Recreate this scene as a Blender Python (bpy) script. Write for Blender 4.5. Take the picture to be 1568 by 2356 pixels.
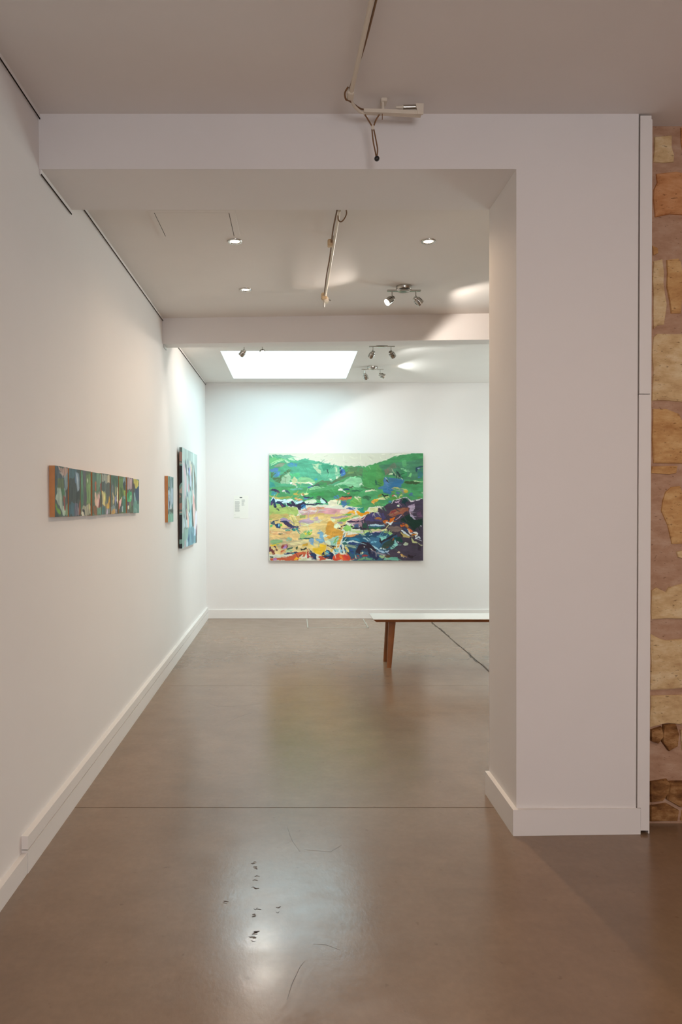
import bpy, bmesh, math, random
import numpy as np
from mathutils import Vector, Matrix

for o in list(bpy.data.objects):
    bpy.data.objects.remove(o, do_unlink=True)
S = bpy.context.scene
C = S.collection
random.seed(7)

# ------------------------------------------------------------------ camera
F, VX, VY, EYE = 1570.0, 675.0, 1160.0, 1.48      # focal length / vanishing point in the 1568x2356 frame
cam = bpy.data.cameras.new('camera')
cam.sensor_fit = 'HORIZONTAL'
cam.sensor_width = 24.0
cam.lens = F * 24.0 / 1568.0
cam.shift_x = (784 - VX) / 1568.0
cam.shift_y = -(1178 - VY) / 1568.0
cam.clip_start = 0.05
co = bpy.data.objects.new('camera', cam)
C.objects.link(co)
co.location = (0, 0, EYE)
co.rotation_euler = (math.pi / 2, 0, 0)
S.camera = co

# ------------------------------------------------------------------ sky and exposure
SKY = (0.82, 0.955, 1.0)
w = bpy.data.worlds.new('overcast_sky')
S.world = w
w.use_nodes = True
bg = w.node_tree.nodes['Background']
bg.inputs[0].default_value = (*SKY, 1)
bg.inputs[1].default_value = 11.0
S.view_settings.view_transform = 'Standard'
S.view_settings.look = 'None'
S.view_settings.exposure = 0.26
S.view_settings.gamma = 1.0
S.view_settings.use_curve_mapping = False

WARM = (1.0, 0.72, 0.48)
COOL = (0.93, 1.0, 1.0)
HALO = (1.0, 0.91, 0.82)

# skylight and added window openings (portals only guide the sampling of the sky)
SKX0, SKX1, SKY0, SKY1 = -0.75, 0.655, 7.0, 8.52
Z1, Z2, Z3 = 3.233, 3.10, 3.05            # ceiling heights of the three bays
BACK = -2.6                                # street front behind the camera
FILL_WIN = (0.2, 2.0, 1.0, 2.4)  # unseen window added behind the camera as near-bay light
FILL_WIN3 = (6.6, 8.0, 0.3, 2.3)                 # unseen window added at the right to light the far bay


def portal(name, loc, rot, sx, sy):
    l = bpy.data.lights.new(name, 'AREA')
    l.shape = 'RECTANGLE'
    l.size, l.size_y = sx, sy
    l.cycles.is_portal = True
    o = bpy.data.objects.new(name, l)
    C.objects.link(o)
    o.location, o.rotation_euler = loc, rot


portal('skylight_portal', ((SKX0 + SKX1) / 2, (SKY0 + SKY1) / 2, Z3 + 0.03), (0, 0, 0), SKX1 - SKX0, SKY1 - SKY0)
portal('fill_window_portal', ((FILL_WIN[0] + FILL_WIN[1]) / 2, BACK - 0.1, (FILL_WIN[2] + FILL_WIN[3]) / 2), (math.pi / 2, 0, 0),
       FILL_WIN[1] - FILL_WIN[0], FILL_WIN[3] - FILL_WIN[2])

portal('side_fill_portal', (4.5 + 0.1, (FILL_WIN3[0] + FILL_WIN3[1]) / 2, (FILL_WIN3[2] + FILL_WIN3[3]) / 2), (0, math.pi / 2, 0), FILL_WIN3[3] - FILL_WIN3[2], FILL_WIN3[1] - FILL_WIN3[0])

# ------------------------------------------------------------------ helpers
def at(px, py, Y):
    return Vector(((px - VX) / F * Y, Y, EYE + (VY - py) / F * Y))


def lin(c):
    c = np.asarray(c, dtype=float)
    return np.where(c <= 0.04045, c / 12.92, ((c + 0.055) / 1.055) ** 2.4)


def hx(h):
    return np.array([int(h[i:i + 2], 16) / 255 for i in (0, 2, 4)])


def mat(name, srgb, rough=0.5, metal=0.0, spec=0.5, bump=0.0, bscale=60.0, var=0.0, vscale=4.0, emit=0.0, ecol=None):
    m = bpy.data.materials.new(name)
    m.use_nodes = True
    nt = m.node_tree
    b = nt.nodes['Principled BSDF']
    c = (*lin(hx(srgb)), 1)
    b.inputs['Base Color'].default_value = c
    b.inputs['Roughness'].default_value = rough
    b.inputs['Metallic'].default_value = metal
    b.inputs['Specular IOR Level'].default_value = spec
    if emit:
        b.inputs['Emission Color'].default_value = (*(ecol or HALO), 1)
        b.inputs['Emission Strength'].default_value = emit
    if var or bump:
        tc = nt.nodes.new('ShaderNodeTexCoord')
    if var:
        n = nt.nodes.new('ShaderNodeTexNoise')
        n.inputs['Scale'].default_value = vscale
        n.inputs['Detail'].default_value = 5
        nt.links.new(tc.outputs['Object'], n.inputs['Vector'])
        r = nt.nodes.new('ShaderNodeValToRGB')
        r.color_ramp.elements[0].position = 0.3
        r.color_ramp.elements[1].position = 0.7
        r.color_ramp.elements[0].color = (*[x * (1 - var) for x in c[:3]], 1)
        r.color_ramp.elements[1].color = (*[min(1, x * (1 + var)) for x in c[:3]], 1)
        nt.links.new(n.outputs['Fac'], r.inputs['Fac'])
        nt.links.new(r.outputs['Color'], b.inputs['Base Color'])
    if bump:
        n2 = nt.nodes.new('ShaderNodeTexNoise')
        n2.inputs['Scale'].default_value = bscale
        n2.inputs['Detail'].default_value = 4
        nt.links.new(tc.outputs['Object'], n2.inputs['Vector'])
        bp = nt.nodes.new('ShaderNodeBump')
        bp.inputs['Strength'].default_value = bump
        bp.inputs['Distance'].default_value = 0.01
        nt.links.new(n2.outputs['Fac'], bp.inputs['Height'])
        nt.links.new(bp.outputs['Normal'], b.inputs['Normal'])
    return m


def link(o, parent=None):
    C.objects.link(o)
    if parent is not None:
        o.parent = parent
    return o


def obj(name, bm, m, parent=None, smooth=False):
    me = bpy.data.meshes.new(name)
    bmesh.ops.recalc_face_normals(bm, faces=bm.faces)
    bm.to_mesh(me)
    bm.free()
    me.materials.append(m)
    if smooth:
        for p in me.polygons:
            p.use_smooth = True
        try:
            me.set_sharp_from_angle(angle=math.radians(40))
        except Exception:
            pass
    return link(bpy.data.objects.new(name, me), parent)


def tag(o, label=None, cat=None, group=None, kind=None):
    if label: o['label'] = label
    if cat: o['category'] = cat
    if group: o['group'] = group
    if kind: o['kind'] = kind
    return o


def thing(name, label, cat, loc=(0, 0, 0), group=None):
    o = link(bpy.data.objects.new(name, None))
    o.empty_display_size = 0.05
    o.location = loc
    return tag(o, label, cat, group)


def local(parent, o):
    """keep a part modelled in world space where it is under a parent that is moved"""
    o.matrix_parent_inverse = Matrix.Translation(-Vector(parent.location))
    return o


def B(): return bmesh.new()


def box(bm, x0, x1, y0, y1, z0, z1):
    v = [bm.verts.new(p) for p in ((x0, y0, z0), (x1, y0, z0), (x1, y1, z0), (x0, y1, z0),
                                   (x0, y0, z1), (x1, y0, z1), (x1, y1, z1), (x0, y1, z1))]
    for f in ((0, 3, 2, 1), (4, 5, 6, 7), (0, 1, 5, 4), (1, 2, 6, 5), (2, 3, 7, 6), (3, 0, 4, 7)):
        bm.faces.new([v[i] for i in f])
    return bm


def bbox(x0, x1, y0, y1, z0, z1, bev=0.0):
    bm = box(B(), x0, x1, y0, y1, z0, z1)
    if bev:
        bmesh.ops.bevel(bm, geom=bm.edges[:], offset=bev, segments=2, affect='EDGES')
    return bm


def hexa(bm, lo, hi):
    """solid between two quads (lists of 4 points)"""
    a = [bm.verts.new(p) for p in lo]
    b = [bm.verts.new(p) for p in hi]
    bm.faces.new(a[::-1]); bm.faces.new(b)
    for i in range(4):
        j = (i + 1) % 4
        bm.faces.new((a[i], a[j], b[j], b[i]))
    return bm


def prism(bm, poly, fa, fb):
    """extrude a 2-D polygon between the two mappings fa, fb (2-D -> 3-D)"""
    a = [bm.verts.new(fa(*p)) for p in poly]
    b = [bm.verts.new(fb(*p)) for p in poly]
    bm.faces.new(a[::-1]); bm.faces.new(b)
    n = len(poly)
    for i in range(n):
        j = (i + 1) % n
        bm.faces.new((a[i], a[j], b[j], b[i]))
    return bm


def frame_of(d):
    d = Vector(d).normalized()
    u = d.cross(Vector((0, 0, 1)))
    if u.length < 1e-3: u = Vector((1, 0, 0))
    u.normalize()
    return d, u, u.cross(d)


def tube(bm, pts, r, n=10, caps=True):
    pts = [Vector(p) for p in pts]
    rs = r if isinstance(r, (list, tuple)) else [r] * len(pts)
    rings = []
    d0, u, v = frame_of(pts[1] - pts[0])
    for i, p in enumerate(pts):
        d = (pts[min(i + 1, len(pts) - 1)] - pts[max(i - 1, 0)]).normalized()
        u = (u - d * u.dot(d)).normalized()
        v = u.cross(d)
        rings.append([bm.verts.new(p + (u * math.cos(2 * math.pi * k / n) + v * math.sin(2 * math.pi * k / n)) * rs[i]) for k in range(n)])
    for a, b in zip(rings, rings[1:]):
        for k in range(n):
            bm.faces.new((a[k], a[(k + 1) % n], b[(k + 1) % n], b[k]))
    if caps:
        bm.faces.new(rings[0][::-1]); bm.faces.new(rings[-1])
    return bm


def lathe(bm, org, d, prof, n=24):
    """prof: list of (distance along d, radius)"""
    d, u, v = frame_of(d)
    org = Vector(org)
    rings = []
    for t, r in prof:
        if r < 1e-6:
            rings.append([bm.verts.new(org + d * t)])
        else:
            rings.append([bm.verts.new(org + d * t + (u * math.cos(2 * math.pi * k / n) + v * math.sin(2 * math.pi * k / n)) * r) for k in range(n)])
    for a, b in zip(rings, rings[1:]):
        for k in range(n):
            k2 = (k + 1) % n
            if len(a) == 1 and len(b) == 1: continue
            if len(a) == 1: bm.faces.new((a[0], b[k2], b[k]))
            elif len(b) == 1: bm.faces.new((a[k], a[k2], b[0]))
            else: bm.faces.new((a[k], a[k2], b[k2], b[k]))
    return bm


def smoothpath(pts, k=6):
    """Catmull-Rom through pts"""
    P = [Vector(p) for p in pts]
    P = [P[0] * 2 - P[1]] + P + [P[-1] * 2 - P[-2]]
    out = []
    for i in range(1, len(P) - 2):
        for s in range(k):
            t = s / k
            a, b, c, d = P[i - 1:i + 3]
            out.append(0.5 * ((2 * b) + (c - a) * t + (2 * a - 5 * b + 4 * c - d) * t * t + (3 * b - a - 3 * c + d) * t ** 3))
    out.append(P[-2])
    return out


# ------------------------------------------------------------------ materials
M = {}
M['plaster'] = mat('white_plaster', 'E6E0DC', 0.75, spec=0.25, bump=0.04, bscale=35, var=0.012, vscale=1.6)
M['ceiling'] = mat('ceiling_paint', 'E4DDD7', 0.8, spec=0.2, bump=0.03, bscale=45, var=0.01)
M['trim'] = mat('painted_trim', 'E8E2DD', 0.45, spec=0.4, bump=0.03, bscale=20)
M['gap'] = mat('dark_gap_shade', '2A2522', 0.9, spec=0.1)
M['hgap'] = mat('shadow_gap', '4A423C', 0.9, spec=0.1)
M['alu'] = mat('picture_rail_aluminium', 'C9C8C4', 0.35, metal=0.6)
M['chrome'] = mat('brushed_chrome', 'B9B5AE', 0.22, metal=1.0)
M['ivory'] = mat('ivory_plastic', 'DCD0BE', 0.45)
M['beige'] = mat('beige_plastic', 'D2B48C', 0.5)
M['brown_cord'] = mat('brown_cord', '7A5636', 0.6)
M['black'] = mat('black_rubber', '161413', 0.4)
M['wood'] = mat('teak_leg', '8A5630', 0.45, var=0.18, vscale=9)
M['stretcher'] = mat('pine_stretcher', 'C68A58', 0.6, var=0.08, vscale=20)
M['benchtop'] = mat('white_laminate', 'EDECE8', 0.3)
M['paper'] = mat('label_paper', 'E6E2D9', 0.7)
M['ink'] = mat('printed_ink', 'A8A8A4', 0.8)
M['inkd'] = mat('bold_ink', '4A4C4C', 0.8)
M['bulb'] = mat('lit_lamp_lens', 'FFF4E4', 0.4, emit=26.0, ecol=(1.0, 0.84, 0.66))
M['bulbw'] = mat('lit_downlight_lens', 'FFF0DC', 0.4, emit=14.0, ecol=(1.0, 0.78, 0.52))
M['lensoff'] = mat('unlit_lamp_glass', 'BDB8B0', 0.15)
M['canvas_edge'] = mat('painted_canvas_edge', '5B5F5C', 0.7, var=0.25, vscale=14)
M['canvas_rim'] = mat('cream_canvas_edge', 'CFC8B8', 0.7)


def glass(name, tint):
    m = bpy.data.materials.new(name)
    m.use_nodes = True
    nt = m.node_tree
    nt.nodes.clear()
    out = nt.nodes.new('ShaderNodeOutputMaterial')
    mix = nt.nodes.new('ShaderNodeMixShader')
    tr = nt.nodes.new('ShaderNodeBsdfTransparent')
    gl = nt.nodes.new('ShaderNodeBsdfGlossy')
    gl.inputs['Roughness'].default_value = 0.05
    tr.inputs['Color'].default_value = (*tint, 1)
    mix.inputs[0].default_value = 0.06
    nt.links.new(tr.outputs[0], mix.inputs[1])
    nt.links.new(gl.outputs[0], mix.inputs[2])
    nt.links.new(mix.outputs[0], out.inputs[0])
    return m


M['glass'] = glass('window_glass', (0.95, 0.98, 0.97))
M['glassk'] = glass('dimmed_skylight_glass', (0.58, 0.66, 0.675))  # pane darkened only to hold back the light from the sky
M['glassw'] = glass('warm_fill_window_glass', (1.0, 0.94, 0.955))  # warm tint set to colour the light of the added window


def concrete():
    m = bpy.data.materials.new('polished_concrete')
    m.use_nodes = True
    nt = m.node_tree
    N, L = nt.nodes, nt.links
    b = N['Principled BSDF']
    tc = N.new('ShaderNodeTexCoord')

    def noise(scale, detail=6, rough=0.6, stretch=None, dist=0.0):
        n = N.new('ShaderNodeTexNoise')
        n.inputs['Scale'].default_value = scale
        n.inputs['Detail'].default_value = detail
        n.inputs['Roughness'].default_value = rough
        n.inputs['Distortion'].default_value = dist
        if stretch:
            mp = N.new('ShaderNodeMapping')
            mp.inputs['Scale'].default_value = stretch
            L.new(tc.outputs['Object'], mp.inputs['Vector'])
            L.new(mp.outputs['Vector'], n.inputs['Vector'])
        else:
            L.new(tc.outputs['Object'], n.inputs['Vector'])
        return n

    def ramp(src, p0, c0, p1, c1):
        r = N.new('ShaderNodeValToRGB')
        r.color_ramp.elements[0].position, r.color_ramp.elements[1].position = p0, p1
        r.color_ramp.elements[0].color, r.color_ramp.elements[1].color = (*c0, 1), (*c1, 1)
        L.new(src, r.inputs['Fac'])
        return r

    def mul(a, bb, fac=1.0):
        x = N.new('ShaderNodeMix')
        x.data_type = 'RGBA'
        x.blend_type = 'MULTIPLY'
        x.inputs['Factor'].default_value = fac
        L.new(a, x.inputs['A']); L.new(bb, x.inputs['B'])
        return x.outputs['Result']

    big = ramp(noise(1.1, 4, 0.5, (1, 0.6, 1)).outputs['Fac'], 0.15, lin(hx('735A46')), 0.85, lin(hx('977C64')))
    mid = ramp(noise(6.0, 6, 0.55, (0.8, 1.2, 1)).outputs['Fac'], 0.1, (0.86, 0.86, 0.86), 0.9, (1.10, 1.10, 1.10))
    specks = ramp(noise(26, 2, 0.5).outputs['Fac'], 0.20, (0.75, 0.73, 0.71), 0.30, (1, 1, 1))
    drag = ramp(noise(3.0, 6, 0.6, (0.7, 1.8, 1)).outputs['Fac'], 0.15, (0.93, 0.93, 0.93), 0.85, (1.06, 1.06, 1.06))
    grain = ramp(noise(38, 4, 0.6).outputs['Fac'], 0.1, (0.90, 0.90, 0.90), 0.9, (1.08, 1.08, 1.08))
    c = mul(mul(mul(mul(big.outputs['Color'], mid.outputs['Color']), specks.outputs['Color']), drag.outputs['Color']), grain.outputs['Color'])
    L.new(c, b.inputs['Base Color'])
    rg = ramp(noise(7, 7, 0.65, (0.7, 1.2, 1)).outputs['Fac'], 0.2, (0.15, 0.15, 0.15), 0.8, (0.29, 0.29, 0.29))
    L.new(rg.outputs['Color'], b.inputs['Roughness'])
    b.inputs['Specular IOR Level'].default_value = 0.85
    bp = N.new('ShaderNodeBump')
    bp.inputs['Strength'].default_value = 0.10
    bp.inputs['Distance'].default_value = 0.004
    hgt = noise(42, 5, 0.6, (1.4, 0.8, 1))
    L.new(hgt.outputs['Fac'], bp.inputs['Height'])
    L.new(bp.outputs['Normal'], b.inputs['Normal'])
    return m


M['concrete'] = concrete()
M['subfloor'] = mat('joint_filler', '5E5146', 0.7)


def stone(name, c0, c1, c2):
    m = bpy.data.materials.new(name)
    m.use_nodes = True
    nt = m.node_tree
    N, L = nt.nodes, nt.links
    b = N['Principled BSDF']
    b.inputs['Roughness'].default_value = 0.9
    b.inputs['Specular IOR Level'].default_value = 0.15
    tc = N.new('ShaderNodeTexCoord')
    mp = N.new('ShaderNodeMapping')
    mp.inputs['Scale'].default_value = (1, 1, 2.2)
    L.new(tc.outputs['Object'], mp.inputs['Vector'])
    n = N.new('ShaderNodeTexNoise')
    n.inputs['Scale'].default_value = 11
    n.inputs['Detail'].default_value = 8
    n.inputs['Roughness'].default_value = 0.65
    L.new(mp.outputs['Vector'], n.inputs['Vector'])
    r = N.new('ShaderNodeValToRGB')
    e = r.color_ramp.elements
    e[0].position, e[1].position = 0.32, 0.68
    e[0].color, e[1].color = (*lin(hx(c0)), 1), (*lin(hx(c2)), 1)
    k = e.new(0.5)
    k.color = (*lin(hx(c1)), 1)
    L.new(n.outputs['Fac'], r.inputs['Fac'])
    v = N.new('ShaderNodeTexNoise')
    v.inputs['Scale'].default_value = 48
    v.inputs['Detail'].default_value = 3
    L.new(mp.outputs['Vector'], v.inputs['Vector'])
    r2 = N.new('ShaderNodeValToRGB')
    r2.color_ramp.elements[0].position, r2.color_ramp.elements[1].position = 0.28, 0.36
    r2.color_ramp.elements[0].color = (0.4, 0.34, 0.3, 1)
    r2.color_ramp.elements[1].color = (1, 1, 1, 1)
    L.new(v.outputs['Fac'], r2.inputs['Fac'])
    x = N.new('ShaderNodeMix')
    x.data_type = 'RGBA'
    x.blend_type = 'MULTIPLY'
    x.inputs['Factor'].default_value = 0.8
    L.new(r.outputs['Color'], x.inputs['A']); L.new(r2.outputs['Color'], x.inputs['B'])
    L.new(x.outputs['Result'], b.inputs['Base Color'])
    bp = N.new('ShaderNodeBump')
    bp.inputs['Strength'].default_value = 0.5
    bp.inputs['Distance'].default_value = 0.012
    L.new(n.outputs['Fac'], bp.inputs['Height'])
    L.new(bp.outputs['Normal'], b.inputs['Normal'])
    return m


M['mortar'] = stone('lime_mortar', 'A98268', 'B79278', 'C2A189')
M['stone_pale'] = stone('pale_limestone', 'C09B70', 'D6B789', 'E5CFA8')
M['stone_tan'] = stone('tan_limestone', 'B48352', 'CB9D68', 'DAB480')
M['stone_orange'] = stone('orange_limestone', 'B4774A', 'C98F60', 'D6A176')
M['stone_rubble'] = stone('dark_rubble', '5A3820', '8A603A', 'B98E60')

# ------------------------------------------------------------------ the shell
XR, XR2, YF = 4.2, 4.5, 8.835


def WX(y, z):
    """face of the slightly leaning left wall"""
    return -1.145 + (0.076 - 0.0064 * max(y, 0)) * (1 - z / 3.2)


def struct(name, bm, m, label=None, parent=None):
    o = obj(name, bm, m, parent)
    if parent is None: o['kind'] = 'structure'
    if label: o['label'] = label
    return o


# floor: sub-floor with four poured slabs that leave thin joints
fl = struct('floor', box(B(), -1.6, XR2 + 0.3, BACK - 0.4, YF + 0.3, -0.12, -0.006), M['subfloor'], 'polished grey brown concrete floor')
g = 0.0022
J1, J2, JX = 3.329, 5.57, 1.73
slabs = [(-1.5, XR2 + 0.2, BACK - 0.3, J1 - g), (-1.5, XR2 + 0.2, J1 + g, J2 - 0.0012),
         (-1.5, JX - 0.006, J2 + 0.0012, YF + 0.2), (JX + 0.006, XR2 + 0.2, J2 + 0.0012, YF + 0.2)]
for x0, x1, y0, y1 in slabs:
    obj('slab', bbox(x0, x1, y0, y1, -0.006, 0.0), M['concrete'], fl)
# ragged edge of the long saw cut near the bench
bm = B()
random.seed(3)
yy = J2 + 0.05
while yy < YF - 0.2:
    l = random.uniform(0.06, 0.2)
    dx = random.uniform(-0.012, 0.012)
    ww = random.uniform(0.006, 0.016)
    prism(bm, [(JX + dx - ww, yy), (JX + dx + ww * 0.3, yy - 0.02), (JX + dx + ww, yy + l * 0.6), (JX + dx - ww * 0.2, yy + l)],
          lambda x, y: (x, y, -0.001), lambda x, y: (x, y, 0.0007))
    yy += l * random.uniform(0.8, 1.5)
o = obj('joint_crumbs', bm, M['subfloor'], fl)
# shallow floor hatch against the far wall
hx0, hx1, hy0, hy1 = 0.165, 0.90, 8.16, 8.78
h = obj('floor_hatch', bbox(hx0 + 0.02, hx1 - 0.02, hy0 + 0.02, hy1, -0.001, 0.0015), M['concrete'], fl)
bm = B()
box(bm, hx0, hx1, hy0, hy0 + 0.012, -0.001, 0.003)
box(bm, hx0, hx0 + 0.012, hy0, hy1, -0.001, 0.003)
box(bm, hx1 - 0.012, hx1, hy0, hy1, -0.001, 0.003)
M['hatchrim'] = mat('hatch_rim_metal', 'B9B8AE', 0.4, metal=0.3)
obj('hatch_rim', bm, M['hatchrim'], fl)

# scuffs and drag marks on the polished surface
random.seed(21)
M['scuff'] = mat('scuff_mark', '54453A', 0.6)


def scuff(pts, wd):
    bm = B()
    pp = []
    for px, py in pts:
        Y = F * EYE / (py - VY)
        pp.append(Vector(((px - VX) / F * Y, Y)))
    l_, r_ = [], []
    for i, q in enumerate(pp):
        d = (pp[min(i + 1, len(pp) - 1)] - pp[max(i - 1, 0)]).normalized()
        n = Vector((-d.y, d.x)) * wd * (0.5 if i in (0, len(pp) - 1) else random.uniform(.7, 1.2))
        l_.append(q + n); r_.append(q - n)
    prism(bm, [tuple(v) for v in l_ + r_[::-1]], lambda x, y: (x, y, -.0005), lambda x, y: (x, y, .0002))
    obj('scuff_mark', bm, M['scuff'], fl)


for px, py in ((586, 1984), (584, 2002), (590, 2022), (582, 2038), (588, 2092), (583, 2108), (586, 2140), (588, 2160), (580, 2150), (512, 2080), (640, 2092)):
    for k in range(2):
        x, y = px + random.uniform(-7, 7), py + random.uniform(-7, 7)
        scuff([(x - 4, y), (x, y + random.uniform(-3, 3)), (x + random.uniform(3, 8), y + random.uniform(-2, 2))], random.uniform(.002, .005))
for path in ([(476, 1615), (490, 1623), (520, 1626), (560, 1624), (598, 1619)], [(520, 1664), (545, 1650), (580, 1640)], [(660, 1902), (672, 1935), (690, 1960)],
             [(660, 2300), (672, 2262), (690, 2225), (700, 2212)], [(700, 1955), (760, 1960), (785, 1945)], [(720, 2172), (750, 2174), (782, 2186)]):
    scuff(path, .0008)

# left wall (leans a little)
bm = B()
ys = [BACK - 0.2, 0, 3, 6, YF + 0.2]
zs = [-0.05, 0.8, 1.6, 2.4, 3.4]
for i in range(4):
    for j in range(4):
        q = [(ys[i], zs[j]), (ys[i + 1], zs[j]), (ys[i + 1], zs[j + 1]), (ys[i], zs[j + 1])]
        hexa(bm, [(WX(*p), *p) for p in q], [(-1.5, *p) for p in q])
bmesh.ops.remove_doubles(bm, verts=bm.verts, dist=1e-5)
struct('wall_left', bm, M['plaster'], 'long white plaster wall hung with small paintings')

struct('wall_far', box(B(), -1.5, XR2 + 0.2, YF, YF + 0.25, -0.05, 3.4), M['plaster'], 'white far wall behind the large landscape painting')
ya, yb, z0, z1 = FILL_WIN3
bm = B()
box(bm, XR2, XR2 + 0.25, 3.3, ya, -0.05, 3.4)
box(bm, XR2, XR2 + 0.25, yb, YF + 0.2, -0.05, 3.4)
box(bm, XR2, XR2 + 0.25, ya, yb, -0.05, z0)
box(bm, XR2, XR2 + 0.25, ya, yb, z1, 3.4)
struct('wall_right', bm, M['plaster'])
bm = B()
ym = (ya + yb) / 2
for a, b_, c, d in ((ya, ya + 0.05, z0, z1), (yb - 0.05, yb, z0, z1), (ya, yb, z0, z0 + 0.05), (ya, yb, z1 - 0.05, z1), (ym - 0.025, ym + 0.025, z0, z1)):
    box(bm, XR2 + 0.12, XR2 + 0.18, a, b_, c, d)
wn = struct('added_window_3', bm, M['trim'], 'added unseen fill window frame of the far bay')
for a, b_ in ((ya + .05, ym - .025), (ym + .025, yb - .05)):
    obj('pane', bbox(XR2 + 0.15, XR2 + 0.155, a, b_, z0 + 0.05, z1 - 0.05), M['glass'], wn)
struct('wall_side', box(B(), XR, XR + 0.25, BACK - 0.2, 3.4, -0.05, 3.4), M['plaster'])
# street front with an added fill window behind the camera
x0, x1, z0, z1 = FILL_WIN
bm = B()
box(bm, -1.5, x0, BACK - 0.25, BACK, -0.05, 3.4)
box(bm, x1, XR + 0.2, BACK - 0.25, BACK, -0.05, 3.4)
box(bm, x0, x1, BACK - 0.25, BACK, -0.05, z0)
box(bm, x0, x1, BACK - 0.25, BACK, z1, 3.4)
struct('wall_back', bm, M['plaster'])
bm = B()
for a, b_, c, d in ((x0, x0 + 0.05, z0, z1), (x1 - 0.05, x1, z0, z1), (x0, x1, z0, z0 + 0.05), (x0, x1, z1 - 0.05, z1),
                    ((x0 + x1) / 2 - 0.025, (x0 + x1) / 2 + 0.025, z0, z1)):
    box(bm, a, b_, BACK - 0.18, BACK - 0.12, c, d)
wn = struct('added_window_2', bm, M['trim'], 'added unseen fill window frame of the near bay')
obj('pane', bbox(x0 + 0.05, (x0 + x1) / 2 - 0.025, BACK - 0.155, BACK - 0.15, z0 + 0.05, z1 - 0.05), M['glassw'], wn)
obj('pane', bbox((x0 + x1) / 2 + 0.025, x1 - 0.05, BACK - 0.155, BACK - 0.15, z0 + 0.05, z1 - 0.05), M['glassw'], wn)

# partition with the opening: lintel over the passage and the broad pillar on the right
PY0, PY1, PJ, PZ = 3.065, 3.49, 1.0, 2.985
XS_T, XS_B = 1.552, 1.538            # seam to the casing strip (leans slightly)
bm = B()
prism(bm, [(-1.3, PZ), (PJ, PZ), (PJ, 0), (XS_B - 0.002, 0), (XS_T - 0.002, 3.4), (-1.3, 3.4)], lambda x, z: (x, PY0, z), lambda x, z: (x, PY1, z))
struct('wall_partition', bm, M['plaster'], 'white lintel and broad pillar framing the passage')
box_gap = struct('wall_partition_end', box(B(), 1.535, 1.60, PY0 + 0.03, PY1, -0.05, 3.4), M['gap'], 'dark recess behind the casing strip')  # backing coloured dark to stand for the shade in the seam
zs1 = EYE + (VY - 907) / F * PY0


def xs(z): return XS_B + (XS_T - XS_B) * z / 3.23


def xe(z): return 1.592 + (1.606 - 1.592) * z / 3.23


struct('trim_1', prism(B(), [(xs(zs1) + .0045, zs1 + .0025), (xe(zs1), zs1 + .0025), (xe(3.225), 3.225), (xs(3.225) + .0045, 3.225)],
                       lambda x, z: (x, PY0 - 0.001, z), lambda x, z: (x, PY0 + 0.025, z)), M['trim'], 'upper white casing strip beside the stone wall')
struct('trim_2', prism(B(), [(1.556, 0.016), (xe(0), 0.016), (xe(zs1), zs1 - .0015), (xs(zs1) + .0025, zs1 - .0015), (xs(0.12) + .0025, 0.118), (1.556, 0.118)],
                       lambda x, z: (x, PY0 - 0.004, z), lambda x, z: (x, PY0 + 0.025, z)), M['trim'], 'lower white casing strip beside the stone wall')
struct('trim_3', prism(B(), [(xe(0) + .0005, 0), (xe(0) + .006, 0), (xe(3.2) + .006, 3.21), (xe(3.2) + .0005, 3.21)],
                       lambda x, z: (x, PY0 + 0.002, z), lambda x, z: (x, PY0 + 0.17, z)), M['trim'], 'thin return edge of the casing')

# second beam (runs slightly askew)
b_l, b_r = (-1.3, 5.955), (XR2 + 0.1, 5.955 - 0.055 * (XR2 + 1.4))
bm = B()
hexa(bm, [(b_l[0], b_l[1], 2.877), (b_r[0], b_r[1], 2.877), (b_r[0], b_r[1], 3.4), (b_l[0], b_l[1], 3.4)],
     [(b_l[0], b_l[1] + .15, 2.877), (b_r[0], b_r[1] + .19, 2.877), (b_r[0], b_r[1] + .19, 3.4), (b_l[0], b_l[1] + .15, 3.4)])
struct('wall_beam', bm, M['plaster'], 'white ceiling beam between the middle and the far bay')

# ceilings
struct('ceiling', box(B(), -1.5, XR + 0.2, BACK - 0.2, 3.3, Z1, Z1 + 0.2), M['ceiling'], 'taupe looking near ceiling')
struct('ceiling.001', box(B(), -1.5, XR2 + 0.2, 3.3, 6.0, Z2, Z2 + 0.3), M['ceiling'], 'middle ceiling with recessed downlights')
bm = B()
za, zb = Z3, Z3 + 0.10
yb_ = lambda x: 5.955 - 0.055 * (x + 1.3) + 0.08          # middle of the beam
for xa, xb in ((-1.5, SKX0), (SKX1, XR2 + .2)):
    prism(bm, [(xa, yb_(xa)), (xb, yb_(xb)), (xb, YF + .2), (xa, YF + .2)], lambda x, y: (x, y, za), lambda x, y: (x, y, zb))
prism(bm, [(SKX0, yb_(SKX0)), (SKX1, yb_(SKX1)), (SKX1, SKY0), (SKX0, SKY0)], lambda x, y: (x, y, za), lambda x, y: (x, y, zb))
box(bm, SKX0, SKX1, SKY1, YF + .2, za, zb)
struct('ceiling.002', bm, M['ceiling'], 'far ceiling around the skylight')
bm = B()
for a, b_, c, d in ((SKX0 - .04, SKX0, SKY0 - .04, SKY1 + .04), (SKX1, SKX1 + .04, SKY0 - .04, SKY1 + .04),
                    (SKX0, SKX1, SKY0 - .04, SKY0), (SKX0, SKX1, SKY1, SKY1 + .04)):
    box(bm, a, b_, c, d, zb, zb + 0.05)
wn = struct('window_1', bm, M['trim'], 'flat skylight over the far bay')
obj('pane', bbox(SKX0 - .03, SKX1 + .03, SKY0 - .03, SKY1 + .03, zb + 0.05, zb + 0.058), M['glassk'], wn)

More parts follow.
